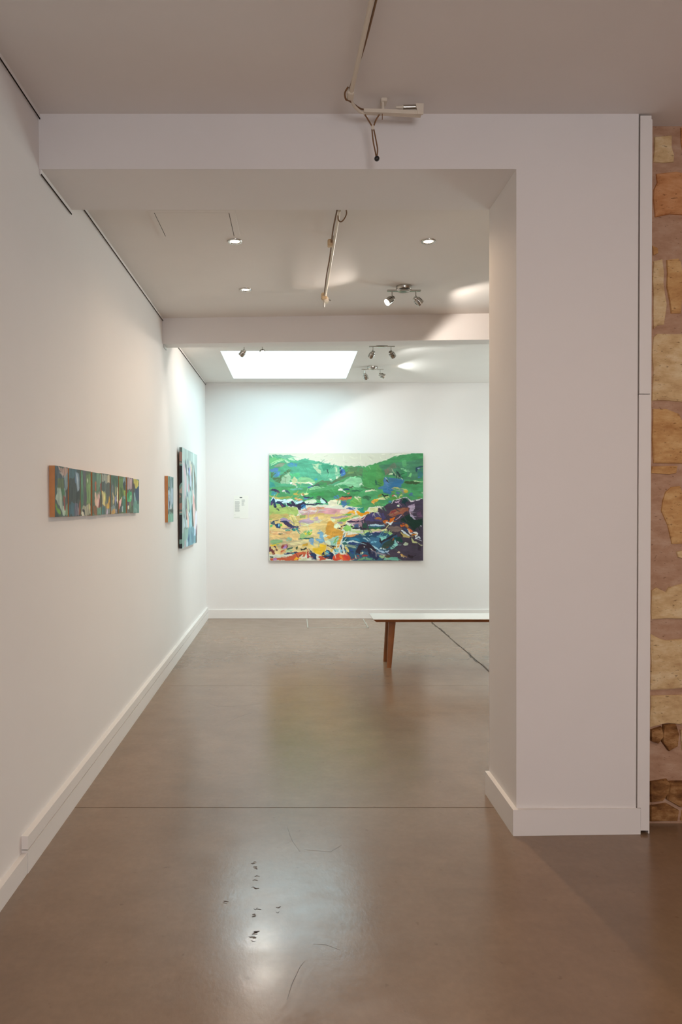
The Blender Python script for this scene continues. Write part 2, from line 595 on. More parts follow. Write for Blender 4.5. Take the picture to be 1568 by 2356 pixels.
# access hatch in the middle ceiling
hr = struct('trim_4', box(B(), -0.775, -0.350, 3.775, 4.121, Z2 - 0.002, Z2 + 0.01), M['hgap'], 'flush ceiling access hatch')
obj('hatch_panel', bbox(-0.770, -0.360, 3.7835, 4.119, Z2 - 0.005, Z2), M['ceiling'], hr)
bm = B()
box(bm, -0.800, -0.322, 3.745, 3.780, Z2 - 0.006, Z2)
box(bm, -0.800, -0.7735, 3.780, 4.12, Z2 - 0.006, Z2)
box(bm, -0.3565, -0.322, 3.780, 4.12, Z2 - 0.006, Z2)
obj('hatch_frame', bm, M['ceiling'], hr)

# baseboards
bm = B()
yl = 2.734
for ya, yb, top, out in ((BACK, yl - 0.002, 0.083, 0.022), (yl, YF, 0.091, 0.0245)):
    n = 6
    for i in range(n):
        a, b_ = ya + (yb - ya) * i / n, ya + (yb - ya) * (i + 1) / n
        hexa(bm, [(WX(a, .05) - .02, a, 0), (WX(a, .05) + out, a, 0), (WX(a, .05) + out, a, top), (WX(a, .05) - .02, a, top)],
             [(WX(b_, .05) - .02, b_, 0), (WX(b_, .05) + out, b_, 0), (WX(b_, .05) + out, b_, top), (WX(b_, .05) - .02, b_, top)])
bmesh.ops.remove_doubles(bm, verts=bm.verts, dist=1e-5)
bl = struct('baseboard_left', bm, M['trim'], 'white baseboard along the left wall')
bm = B()
n = 6
for i in range(n):
    a, b_ = yl + (YF - yl) * i / n, yl + (YF - yl) * (i + 1) / n
    hexa(bm, [(WX(a, .1) - .02, a, .097), (WX(a, .1) + .0255, a, .097), (WX(a, .1) + .0255, a, .149), (WX(a, .1) - .02, a, .153)],
         [(WX(b_, .1) - .02, b_, .097), (WX(b_, .1) + .0255, b_, .097), (WX(b_, .1) + .0255, b_, .149), (WX(b_, .1) - .02, b_, .153)])
bmesh.ops.remove_doubles(bm, verts=bm.verts, dist=1e-5)
obj('upper_moulding', bm, M['trim'], bl)
struct('baseboard_far', bbox(WX(YF, 0), XR2, YF - 0.02, YF + 0.01, 0, 0.118, 0.003), M['trim'], 'white baseboard along the far wall')
bm = B()
bb = 0.022
# wraps jamb and pillar front
prism(bm, [(PJ - bb, PY0 - bb), (1.5545, PY0 - bb + 0.016), (1.5545, PY0 + .002), (PJ + .002, PY0 + .002), (PJ + .002, PY1 + .0), (PJ - bb, PY1 + 0.0)],
      lambda x, y: (x, y, 0), lambda x, y: (x, y, 0.116))
struct('baseboard_pillar', bm, M['trim'], 'white baseboard wrapping the pillar foot')


# picture rails: slim aluminium profile with a dark strip painted as its shadow line
def rail(name, ya, yb, z, label):
    bm = B()
    hexa(bm, [(WX(ya, z) - .004, ya, z - .012), (WX(ya, z) + .007, ya, z - .012), (WX(ya, z) + .007, ya, z + .010), (WX(ya, z) - .004, ya, z + .010)],
         [(WX(yb, z) - .004, yb, z - .012), (WX(yb, z) + .007, yb, z - .012), (WX(yb, z) + .007, yb, z + .010), (WX(yb, z) - .004, yb, z + .010)])
    o = obj(name, bm, M['plaster'])
    tag(o, label, 'picture rail', 'picture rails')
    bm = B()
    s = .0005
    hexa(bm, [(WX(ya, z) + .006, ya + s, z - .0155), (WX(ya, z) + .0085, ya + s, z - .0155), (WX(ya, z) + .0085, ya + s, z - .0095), (WX(ya, z) + .006, ya + s, z - .0095)],
         [(WX(yb, z) + .006, yb - s, z - .0155), (WX(yb, z) + .0085, yb - s, z - .0155), (WX(yb, z) + .0085, yb - s, z - .0095), (WX(yb, z) + .006, yb - s, z - .0095)])
    obj('slot_shade', bm, M['gap'], o)
    return o


rail('picture_rail', BACK, PY0, Z1 - 0.010, 'slim picture rail with painted shadow line under the near ceiling')
rail('picture_rail', PY0 + .002, PY1, PZ - 0.010, 'short picture rail with painted shadow line under the lintel')
rail('picture_rail', PY1, 5.953, Z2 - 0.010, 'slim picture rail with painted shadow line under the middle ceiling')
r4 = obj('picture_rail', bbox(WX(6, 2.86) - .003, WX(6, 2.86) + .012, 5.965, 6.09, 2.853, 2.877), M['alu'])
tag(r4, 'stub of bare aluminium picture rail under the second beam', 'picture rail', 'picture rails')
rail('picture_rail', 6.1, YF, Z3 - 0.010, 'slim picture rail in the far bay below the skylight ceiling')
r5 = obj('picture_rail', bbox(-1.13, XR2 - .01, YF - 0.012, YF + .002, Z3 - 0.024, Z3 - .001), M['plaster'])
tag(r5, 'pale picture rail across the top of the far wall', 'picture rail', 'picture rails')

# ------------------------------------------------------------------ rubble stone wall right of the pillar
SY = 3.165
sw = struct('wall_stone', box(B(), 1.599, XR + 0.1, SY, PY1, -0.05, 3.4), M['mortar'], 'old rubble stone wall with brown mortar')
random.seed(11)


def stone_poly(pts, m, proud, jit=0.006):
    """pts in metres (x, z); edges are subdivided and roughened, rim is rounded"""
    ring = []
    n = len(pts)
    for i in range(n):
        a, b_ = Vector(pts[i]), Vector(pts[(i + 1) % n])
        k = max(1, min(4, int((b_ - a).length / 0.045)))
        for s in range(k):
            p = a.lerp(b_, s / k)
            ring.append(Vector((max(1.6, p.x + random.uniform(-jit, jit)), p.y + random.uniform(-jit, jit))))
    c = sum(ring, Vector((0, 0))) / len(ring)
    bm = B()
    lay = []
    for d, s in ((0.004, 1.0), (-proud * 0.6, 0.985), (-proud, 0.93)):
        lay.append([bm.verts.new((max(1.598, c.x + (p.x - c.x) * s), SY + d - (random.uniform(-.002, .002) if s < .95 else 0), c.y + (p.y - c.y) * s)) for p in ring])
    cv = bm.verts.new((c.x, SY - proud * 1.05, c.y))
    k = len(ring)
    for a, b_ in zip(lay, lay[1:]):
        for i in range(k):
            bm.faces.new((a[i], a[(i + 1) % k], b_[(i + 1) % k], b_[i]))
    for i in range(k):
        bm.faces.new((lay[-1][i], lay[-1][(i + 1) % k], cv))
    return obj('stone', bm, M[m], sw)


PX = [
    ('stone_pale', .008, '1503,316 1541,312 1543,341 1550,359 1547,375 1502,375'),
    ('stone_orange', .012, '1508,400 1533,398 1552,397 1572,401 1640,398 1690,405 1685,500 1620,496 1568,496 1537,493 1506,500 1501,484 1503,435 1508,420'),
    ('stone_tan', .006, '1500,565 1512,570 1512,582 1501,588'),
    ('stone_pale', .008, '1500,600 1523,598 1526,680 1530,705 1525,748 1512,748 1500,757'),
    ('stone_tan', .008, '1533,597 1560,595 1566,603 1566,720 1540,723 1536,690 1531,660'),
    ('stone_orange', .010, '1562,296 1640,298 1650,385 1575,380 1566,330'),
    ('stone_pale', .010, '1499,776 1510,769 1600,768 1690,772 1688,925 1600,926 1545,924 1499,922'),
    ('stone_tan', .010, '1498,941 1532,940 1560,954 1567,967 1574,1068 1499,1068'),
    ('stone_tan', .008, '1497,1074 1555,1072 1552,1087 1540,1092 1497,1090'),
    ('stone_tan', .010, '1540,1122 1563,1119 1552,1150 1562,1163 1600,1152 1640,1160 1640,1250 1545,1252 1532,1210 1519,1175 1527,1130'),
    ('stone_pale', .008, '1553,1268 1600,1262 1600,1292 1556,1283'),
    ('stone_pale', .010, '1495,1357 1508,1352 1523,1372 1534,1351 1570,1340 1640,1345 1640,1421 1496,1424'),
    ('stone_pale', .010, '1494,1456 1515,1468 1530,1474 1600,1466 1660,1470 1660,1580 1534,1584 1494,1588'),
    ('stone_pale', .009, '1494,1602 1600,1597 1650,1600 1650,1660 1575,1668 1530,1662 1494,1672'),
    ('stone_rubble', .016, '1494,1676 1518,1670 1524,1690 1510,1708 1494,1704'),
    ('stone_rubble', .020, '1522,1668 1548,1664 1558,1684 1552,1716 1534,1726 1520,1706'),
    ('stone_pale', .014, '1560,1680 1640,1676 1640,1722 1566,1724'),
    ('stone_rubble', .014, '1493,1796 1530,1790 1545,1812 1522,1842 1493,1846'),
    ('stone_rubble', .018, '1536,1795 1600,1792 1610,1850 1560,1856 1530,1836'),
    ('stone_rubble', .014, '1493,1852 1528,1848 1560,1862 1556,1886 1493,1888'),
    ('stone_tan', .014, '1565,1862 1640,1856 1640,1888 1562,1888'),
]
for m_, pr, s in PX:
    pts = []
    for q in s.split():
        a, b_ = q.split(',')
        p = at(float(a), float(b_), SY)
        pts.append((p.x, p.z))
    stone_poly(pts, m_, pr, 0.004)
# the wall goes on to the right of the picture
z = 0.06
while z < 3.05:
    hgt = random.uniform(0.16, 0.3)
    x = random.uniform(1.95, 2.1)
    while x < XR - 0.15:
        l = min(random.uniform(0.18, 0.5), XR - 0.05 - x)
        stone_poly([(x, z), (x + l * .5, z - .01), (x + l, z + .01), (x + l, z + hgt - .02), (x + l * .5, z + hgt), (x + .01, z + hgt - .03)],
                   random.choice(['stone_pale', 'stone_tan', 'stone_orange', 'stone_tan']), random.uniform(.008, .016), .012)
        x += l + random.uniform(0.04, 0.09)
    z += hgt + random.uniform(0.04, 0.08)


# ------------------------------------------------------------------ lamps
def lamp(name, kind, loc, aim, energy, col, size=None, blend=0.5, radius=0.02, parent=None):
    l = bpy.data.lights.new(name, kind)
    l.energy = energy
    l.color = col
    if kind == 'SPOT':
        l.spot_size = math.radians(size)
        l.spot_blend = blend
    l.shadow_soft_size = radius
    o = bpy.data.objects.new(name, l)
    C.objects.link(o)
    o.location = loc
    o.rotation_euler = Vector(aim).to_track_quat('-Z', 'Y').to_euler()
    if parent is not None:
        o.parent = parent
        o.matrix_parent_inverse = Matrix.Translation(-Vector(parent.location))
    return o


def downlight(x, y, z, label, energy):
    t = thing('recessed_downlight', label, 'downlight', (x, y, z), 'recessed downlights')
    local(t, obj('trim_ring', lathe(B(), (x, y, z + .004), (0, 0, -1), [(0, .046), (.006, .046), (.010, .043), (.010, .034), (.003, .029), (0, .029)], 28), M['chrome'], t, True))
    local(t, obj('lens', lathe(B(), (x, y, z + .002), (0, 0, -1), [(0, 0.0), (0, .0295), (.003, .028), (.0045, 0)], 24), M['bulbw'], t, True))
    lamp('downlight_lamp', 'SPOT', (x, y, z - .02), (0, 0, -1), energy, WARM, 160, 0.8, 0.03, t)
    return t


DL = 30
downlight(-0.361, 4.204, Z2, 'lit downlight beside the ceiling hatch', DL * .22)
downlight(0.830, 4.204, Z2, 'lit downlight nearest the pillar, above the bright spotlight bar', DL * 1.9)
downlight(-0.361, 5.149, Z2, 'smaller looking lit downlight close to the second beam', DL * .45)


def spot_fixture(x, y, zc, label, aims, lit, energies, half=0.125, stems=0.088, sizes=(128, 128), col=HALO, blends=(.25, .25)):
    """canopy disc, cross bar and two tilting chrome heads"""
    t = thing('spotlight_bar', label, 'spotlight', (x, y, zc), 'twin-head ceiling spotlights')
    P = lambda o: local(t, o)
    P(obj('canopy', lathe(B(), (x, y, zc), (0, 0, -1), [(0, 0), (0, .060), (.022, .060), (.027, .056), (.028, 0)], 36), M['chrome'], t, True))
    zb_ = zc - 0.033
    bm = bbox(x - half, x + half, y - .011, y + .011, zb_ - .005, zb_ + .006, .002)
    P(obj('bar', bm, M['chrome'], t))
    P(obj('bar_plate', lathe(B(), (x, y, zb_ - .004), (0, 0, -1), [(0, .045), (.002, .043), (.005, .028), (.0055, 0)], 28), M['chrome'], t, True))
    for sgn, aim, on, en, size, blend in zip((-1, 1), aims, lit, energies, sizes, blends):
        a = Vector(aim).normalized()
        hx_ = x + sgn * stems
        piv = Vector((hx_, y, zb_ - 0.048))
        P(obj('stem', tube(B(), [(hx_, y, zb_ - .003), piv], .0042, 10), M['chrome'], t, True))
        base = piv - a * 0.016 + Vector((0, 0, -0.012))
        hd = obj('lamp_head', lathe(B(), base, a, [(0, 0), (0, .017), (.003, .0195), (.018, .0195), (.0185, .0165), (.021, .0165), (.0215, .0265), (.024, .028),
                                                   (.070, .028), (.071, .026), (.062, .0245), (.060, 0)], 28), M['chrome'], t, True)
        P(hd)
        ln = obj('lens', lathe(B(), base + a * .062, a, [(0, 0), (0, .0238), (.004, .0225), (.0065, 0)], 20), M['bulb'] if on else M['lensoff'], hd, True)
        ln.matrix_parent_inverse = Matrix.Identity(4)
        # cooling slots along the head
        d, u, v = frame_of(a)
        sl = B()
        for k in range(6):
            an = 2 * math.pi * (k + .5) / 6
            r_ = u * math.cos(an) + v * math.sin(an)
            q = u * -math.sin(an) + v * math.cos(an)
            c0 = base + r_ * 0.0278
            hexa(sl, [c0 + a * .028 - q * .0022, c0 + a * .028 + q * .0022, c0 + a * .028 + q * .0022 + r_ * .0008, c0 + a * .028 - q * .0022 + r_ * .0008],
                 [c0 + a * .052 - q * .0022, c0 + a * .052 + q * .0022, c0 + a * .052 + q * .0022 + r_ * .0008, c0 + a * .052 - q * .0022 + r_ * .0008])
        s_ = obj('slot_shade', sl, M['gap'], hd)
        s_.matrix_parent_inverse = Matrix.Identity(4)
        s_['kind'] = 'stuff'
        if on and en:
            lamp('spot_lamp', 'SPOT', base + a * .078, a, en, col, size, blend, 0.022, t)
    return t


SP = 10
spot_fixture(0.82, 5.075, Z2, 'chrome twin spotlight under the middle ceiling with glowing left head',
             [(-.74, -.32, -.60), (.76, .25, -.60)], (1, 1), (SP * 1.2, SP * 2.6))
spot_fixture(0.862, 6.66, Z3, 'chrome twin spotlight just behind the second beam, right of the skylight',
             [(-.40, .57, -.72), (.55, .60, -.58)], (1, 1), (SP * 11, SP * .9), sizes=(84, 130), blends=(.9, .25), col=COOL)
spot_fixture(0.90, 7.79, Z3, 'smallest looking chrome twin spotlight closest to the far wall',
             [(.36, .45, -.80), (.86, -.12, -.38)], (1, 1), (SP * 1.5, SP), col=COOL)
spot_fixture(-0.39, 6.60, Z3, 'chrome twin spotlight left of the skylight with a dazzling head',
             [(-.66, .30, -.68), (.10, -.85, -.50)], (1, 1), (SP, SP * 1.5))
NB = 25
# unseen fill lamps added behind the camera to light the near bay
spot_fixture(0.9, 0.2, Z1, 'added unseen twin fill spotlight on the near ceiling behind the viewpoint, right one', [(-.05, .6, -.8), (.5, .5, -.7)], (1, 1), (NB, NB * .5), col=WARM, blends=(.9, .9))
spot_fixture(0.7, -1.2, Z1, 'added unseen twin fill spotlight on the near ceiling far behind the viewpoint', [(-.15, .4, -.9), (.5, .5, -.7)], (1, 1), (NB, NB), col=WARM, blends=(.9, .9))


# ------------------------------------------------------------------ old lighting conduits on the ceiling
YT = 2.95
t = thing('lighting_conduit', 'old white lighting conduit with brown cord and dangling black ball, near ceiling', 'conduit', (0.236, 2.85, 3.18))
P = lambda o: local(t, o)
e0, e1 = Vector((0.236, 2.85, 3.18)), Vector((0.43, -1.0, 3.18))
P(obj('tube', tube(B(), [e1, e0], 0.0095, 12), M['ivory'], t, True))
P(obj('cord', tube(B(), smoothpath([e1 + Vector((.017, 0, .002)), e1.lerp(e0, .4) + Vector((.016, 0, 0)), e1.lerp(e0, .7) + Vector((.018, 0, .002)),
                                    e1.lerp(e0, .9) + Vector((.013, 0, .002)), e0 + Vector((.004, -.12, .010)), e0 + Vector((-.006, -.02, .012))]), .0042, 8), M['brown_cord'], t, True))
for k in (0.35, 0.75):
    p = e1.lerp(e0, k)
    P(obj('hanger', tube(B(), [p, (p.x, p.y, Z1)], .005, 8), M['ivory'], t, True))
a0, a1 = at(836, 256, YT), at(968, 262, YT)
P(obj('end_clamp', bbox(e0.x - .014, e0.x + .013, e0.y - .045, e0.y + .004, e0.z - .013, e0.z + .012, .003), M['ivory'], t))
P(obj('cord_loop', tube(B(), smoothpath([e0 + Vector((-.012, -.05, .012)), e0 + Vector((-.024, -.03, 0)), e0 + Vector((-.018, -.005, -.012)), e0 + Vector((0, .012, -.01)),
                                         a0 + Vector((-.015, 0, .012)), a0 + Vector((.02, .004, .008))]), .0036, 8), M['brown_cord'], t, True))
P(obj('elbow', tube(B(), smoothpath([e0 + Vector((0, -.01, -.004)), e0 + Vector((.02, .05, -.006)), a0 + Vector((-.012, -.004, -.006)), a0 + Vector((.01, 0, -.002))]), .0065, 8), M['ivory'], t, True))
d_ = (a1 - a0)
bm = B()
hexa(bm, [a0 + Vector((0, -.012, -.009)), a0 + Vector((0, .012, -.009)), a0 + Vector((0, .012, .004)), a0 + Vector((0, -.012, .006))],
     [a1 + Vector((0, -.014, -.009)), a1 + Vector((0, .014, -.009)), a1 + Vector((0, .014, .006)), a1 + Vector((0, -.014, .008))])
P(obj('channel_arm', bm, M['ivory'], t))
bm = B()
ex = a1.x
hexa(bm, [(ex - .016, YT - .016, a1.z - .01), (ex + .007, YT - .016, a1.z - .01), (ex + .009, YT - .016, a1.z + .036), (ex - .026, YT - .016, a1.z + .036)],
     [(ex - .016, YT - .010, a1.z - .01), (ex + .007, YT - .010, a1.z - .01), (ex + .009, YT - .010, a1.z + .036), (ex - .026, YT - .010, a1.z + .036)])
P(obj('end_plate', bm, M['ivory'], t))
P(obj('chrome_rod', tube(B(), [at(927, 247, YT), at(966, 246, YT)], .010, 14), M['chrome'], t, True))
P(obj('rod_plug', tube(B(), [at(910, 247, YT), at(927, 247, YT)], [.006, .008], 10), M['ivory'], t, True))
hk = at(880, 258, YT)
P(obj('hook', tube(B(), [hk, (hk.x, YT, Z1 - .014)], .006, 8), M['ivory'], t, True))
P(obj('hook_plate', bbox(hk.x - .008, hk.x + .018, YT - .01, YT + .03, Z1 - .016, Z1, .002), M['ivory'], t))
P(obj('pin', tube(B(), [at(879, 262, YT - .013), at(879, 275, YT - .013)], .0018, 6), M['brown_cord'], t))
cl = at(857, 294, YT)
for s, xx in ((-1, 839), (1, 872)):
    P(obj('cord_fork', tube(B(), smoothpath([at(xx, 264, YT), at(xx - s * 7, 275, YT), at(857 + s * 2, 290, YT)]), .0033, 8), M['brown_cord'], t, True))
P(obj('cord_clip', bbox(cl.x - .006, cl.x + .006, YT - .006, YT + .006, cl.z - .010, cl.z + .009, .002), M['ivory'], t))
P(obj('pull_cord', tube(B(), smoothpath([at(855, 296, YT), at(858, 325, YT), at(863, 350, YT), at(865, 362, YT)]), .0030, 8), M['brown_cord'], t, True))
P(obj('pull_cord', tube(B(), smoothpath([at(859, 296, YT), at(865, 325, YT), at(868, 345, YT), at(866, 362, YT)]), .0030, 8), M['brown_cord'], t, True))
bc = at(866.5, 365, YT)
bm = B()
bmesh.ops.create_uvsphere(bm, u_segments=16, v_segments=10, radius=.0115)
bmesh.ops.translate(bm, verts=bm.verts, vec=bc)
P(obj('ball_weight', bm, M['black'], t, True))

t = thing('lighting_conduit', 'thin white lighting conduit with beige clips under the middle ceiling', 'conduit', (0.245, 3.6, 3.05))
P = lambda o: local(t, o)
q0, q1 = at(782, 497, 3.62), at(747, 676, 5.10)
q0 = Vector((0.246, 3.66, 3.055)); q1 = Vector((0.238, 5.14, 3.045))
P(obj('tube', tube(B(), [q0, q1], 0.0085, 12), M['ivory'], t, True))
P(obj('cord', tube(B(), smoothpath([q0 + Vector((-.012, .02, .012)), q0.lerp(q1, .2) + Vector((-.018, 0, .004)), q0.lerp(q1, .45) + Vector((-.012, 0, .004)),
                                    q0.lerp(q1, .7) + Vector((-.014, 0, .006)), q1 + Vector((-.008, 0, .006))]), .0042, 8), M['brown_cord'], t, True))
P(obj('ceiling_mount', bbox(.236, .278, 3.60, 3.66, 3.06, Z2, .004), M['chrome'], t))
P(obj('cord_loop', tube(B(), smoothpath([(.272, 3.62, 3.07), (.285, 3.68, 3.045), (.265, 3.74, 3.03), (.245, 3.74, 3.04), (.240, 3.66, 3.065)]), .0035, 8), M['brown_cord'], t, True))
P(obj('side_clip', bbox(.205, .235, 4.10, 4.14, 3.035, 3.075, .004), M['beige'], t))
P(obj('hanger', tube(B(), [(.240, 4.12, 3.05), (.240, 4.12, Z2)], .004, 8), M['chrome'], t, True))
bm = bbox(q1.x - .030, q1.x + .012, q1.y - .03, q1.y + .03, q1.z - .022, q1.z + .022, .006)
P(obj('connector', bm, M['beige'], t))
P(obj('connector_cap', bbox(q1.x - .012, q1.x + .026, q1.y + .0, q1.y + .06, q1.z - .04, q1.z + .0, .006), M['ivory'], t))
P(obj('hanger', tube(B(), [(q1.x, q1.y, q1.z), (q1.x, q1.y, Z2)], .004, 8), M['chrome'], t, True))
P(obj('capsule_bulb', lathe(B(), (q1.x - .008, q1.y + .03, q1.z - .038), (0, 0, -1), [(0, 0), (0, .008), (.02, .009), (.032, .007), (.038, 0)], 14), M['lensoff'], t, True))
P(obj('thumb_screw', tube(B(), [(q1.x + .02, q1.y + .03, q1.z - .015), (q1.x + .045, q1.y + .03, q1.z - .022)], .005, 8), M['chrome'], t, True))

# ------------------------------------------------------------------ bench
BX0, BX1, BY0, BY1, BZ = 0.715, 2.70, 6.13, 6.46, 0.447
t = thing('bench', 'long bench with white top, brown underside edge and brown wooden legs', 'bench', ((BX0 + BX1) / 2, (BY0 + BY1) / 2, 0))
P = lambda o: local(t, o)
bm = B()
ins = .030
hexa(bm, [(BX0 + ins, BY0 + .012, BZ - .028), (BX1 - ins, BY0 + .012, BZ - .028), (BX1 - ins, BY1 - .012, BZ - .028), (BX0 + ins, BY1 - .012, BZ - .028)],
     [(BX0, BY0, BZ - .005), (BX1, BY0, BZ - .005), (BX1, BY1, BZ - .005), (BX0, BY1, BZ - .005)])
P(obj('edge_board', bm, M['wood'], t))
P(obj('top', bbox(BX0, BX1, BY0, BY1, BZ - .005, BZ, .0015), M['benchtop'], t))
for sx, x_ in ((1, BX0), (-1, BX1)):
    for yf, yt in ((BY0 + .06, BY0 + .075), (BY1 - .03, BY1 - .075)):
        xf, xt = x_ + sx * .150, x_ + sx * .180
        bm = B()
        lo, hi = [], []
        for k in range(16):
            an = 2 * math.pi * k / 16
            cx, sy_ = math.cos(an), math.sin(an)
            ex_ = lambda c: math.copysign(abs(c) ** .6, c)
            lo.append(bm.verts.new((xf + .021 * ex_(cx), yf + .021 * ex_(sy_), 0)))
            hi.append(bm.verts.new((xt + .034 * ex_(cx), yt + .027 * ex_(sy_), BZ - .022)))
        bm.faces.new(lo[::-1]); bm.faces.new(hi)
        for k in range(16):
            bm.faces.new((lo[k], lo[(k + 1) % 16], hi[(k + 1) % 16], hi[k]))
        P(obj('leg', bm, M['wood'], t, True))
    xa, xb = sorted((x_ + sx * .15, x_ + sx * .30))
    P(obj('cross_rail', bbox(xa, xb, BY0 + .05, BY1 - .05, BZ - .036, BZ - .022, .004), M['wood'], t))
P(obj('long_rail', bbox(BX0 + .25, BX1 - .25, BY0 + .13, BY1 - .13, BZ - .034, BZ - .022), M['wood'], t))

# ------------------------------------------------------------------ wall text sheet left of the large painting
lx0, lx1 = (537.5 - VX) / F * YF, (571 - VX) / F * YF
lz1, lz0 = EYE + (VY - 1140) / F * YF, EYE + (VY - 1192.5) / F * YF
lb = obj('wall_label', bbox(lx0, lx1, YF - .003, YF, lz0, lz1), M['paper'])
tag(lb, 'small white printed text sheet pinned left of the large landscape', 'wall label')
bm = B()
cy = YF - .0034


def ln_(bm, a, b_, y, h):
    xa, xb = lx0 + (lx1 - lx0) * a, lx0 + (lx1 - lx0) * b_
    zz = lz1 - (lz1 - lz0) * y
    box(bm, xa, xb, cy, cy + .0005, zz - h, zz)


ln_(bm, .40, .58, .07, .012)
obj('heading', bm, M['inkd'], lb)
random.seed(5)
bm = B()
y = .18
while y < .70:
    if not (.20 < y < .235):
        ln_(bm, .08, .40 + random.uniform(-.03, .02), y, .0035)
    if y < .45:
        ln_(bm, .54, .54 + random.uniform(.12, .24), y, .0032)
    y += .0235
ln_(bm, .03, .40, .95, .003)
ln_(bm, .03, .12, .84, .003)
tag(obj('text_lines', bm, M['ink'], lb), kind='stuff')


# ------------------------------------------------------------------ paintings
def vnoise(x, y, seed):
    """smooth value noise"""
    r = np.random.RandomState(seed).rand(64, 64)
    xi, yi = np.floor(x).astype(int), np.floor(y).astype(int)
    fx, fy = x - xi, y - yi
    fx, fy = fx * fx * (3 - 2 * fx), fy * fy * (3 - 2 * fy)
    g_ = lambda a, b_: r[a % 64, b_ % 64]
    return (g_(xi, yi) * (1 - fx) + g_(xi + 1, yi) * fx) * (1 - fy) + (g_(xi, yi + 1) * (1 - fx) + g_(xi + 1, yi + 1) * fx) * fy - 0.5


def raster(w_, h_, nx, ny, bgc, shapes, seed=1, warp=2.2, ws=9.0, streak=0.10, sdir=(0.06, 0.35), ss=2, smear=0):
    """paint polygons and brush strokes onto a grid of nx*ny colours covering w_ x h_ units"""
    X, Y = np.meshgrid((np.arange(nx * ss) + .5) / (nx * ss) * w_, (np.arange(ny * ss) + .5) / (ny * ss) * h_)
    Xw = X + warp * (vnoise(X / ws, Y / ws, seed) * 1.6 + vnoise(X / ws * 2.7, Y / ws * 2.7, seed + 1))
    Yw = Y + warp * (vnoise(X / ws + 9, Y / ws, seed + 2) * 1.6 + vnoise(X / ws * 2.7, Y / ws * 2.7 + 5, seed + 3))
    img = np.empty(X.shape + (3,))
    img[:] = hx(bgc)
    tone = vnoise(X * sdir[0], Y * sdir[1], seed + 4) + 0.6 * vnoise(X * sdir[0] * 2.3, Y * sdir[1] * 2.1, seed + 5)
    ci = 0
    for col, wd, pts in shapes:
        ci += 1
        P_ = np.array(pts, float)
        pad = 4 * warp + (wd or 0) + 1
        m0 = (X > P_[:, 0].min() - pad) & (X < P_[:, 0].max() + pad) & (Y > P_[:, 1].min() - pad) & (Y < P_[:, 1].max() + pad)
        idx = np.nonzero(m0)
        if len(idx[0]) == 0: continue
        x, y = Xw[idx], Yw[idx]
        if not wd:
            ins = np.zeros(x.shape, bool)
            j = len(P_) - 1
            for i in range(len(P_)):
                xi, yi = P_[i]; xj, yj = P_[j]
                if yi != yj:
                    ins ^= ((yi > y) != (yj > y)) & (x < (xj - xi) * (y - yi) / (yj - yi) + xi)
                j = i
        else:
            ins = np.zeros(x.shape, bool)
            tot = max(1, len(P_) - 1)
            for i in range(len(P_) - 1):
                a, b_ = P_[i], P_[i + 1]
                d = b_ - a
                L2 = max(1e-6, d @ d)
                t_ = np.clip(((x - a[0]) * d[0] + (y - a[1]) * d[1]) / L2, 0, 1)
                dist = np.hypot(x - a[0] - t_ * d[0], y - a[1] - t_ * d[1])
                g_ = (i + t_) / tot
                ins |= dist < wd * .5 * (0.45 + 1.1 * np.sqrt(np.clip(g_ * (1 - g_) * 4, 0, 1)) * .75)
        k = (idx[0][ins], idx[1][ins])
        c = hx(col)
        v = 1 + streak * (tone[k] * 2.0 + 0.5 * vnoise(X[k] * .25 + ci * 3.1, Y[k] * .25, seed + 7))
        img[k] = np.clip(c[None, :] * v[:, None], 0, 1)
    # dragged brush strokes: each carries the colour found at its start along the local brush direction
    rs = np.random.RandomState(seed + 99)
    kx, ky = nx * ss / w_, ny * ss / h_
    for n_ in range(smear):
        cx, cy = rs.rand() * w_, rs.rand() * h_
        an = 3.0 * vnoise(np.array(cx / 45.0), np.array(cy / 45.0), seed + 12) + 0.5 * rs.randn() * .5
        if rs.rand() < .12: an += 1.2
        d = np.array((math.cos(an), math.sin(an)))
        ln, wd = rs.uniform(5, 17), rs.uniform(.8, 2.6)
        sx, sy_ = int(np.clip((cx - d[0] * ln * .5) * kx, 0, nx * ss - 1)), int(np.clip((cy - d[1] * ln * .5) * ky, 0, ny * ss - 1))
        c = np.clip(img[sy_, sx] * (1 + .055 * rs.randn()) + .01 * rs.randn(3), 0, 1)
        x0_, x1_ = int(max(0, (cx - ln) * kx)), int(min(nx * ss, (cx + ln) * kx))
        y0_, y1_ = int(max(0, (cy - ln) * ky)), int(min(ny * ss, (cy + ln) * ky))
        if x1_ <= x0_ or y1_ <= y0_: continue
        xx, yy_ = X[y0_:y1_, x0_:x1_] - cx, Y[y0_:y1_, x0_:x1_] - cy
        al = xx * d[0] + yy_ * d[1]
        ac = -xx * d[1] + yy_ * d[0] - .02 * al * al * rs.uniform(-1, 1)
        t_ = np.abs(al) / (ln * .5)
        k = (t_ < 1) & (np.abs(ac) < wd * .5 * np.sqrt(np.clip(1 - t_ ** 3, 0, 1)))
        sub = img[y0_:y1_, x0_:x1_]
        sub[k] = sub[k] * .25 + c * .75
    img = img.reshape(ny, ss, nx, ss, 3).mean((1, 3))
    return img


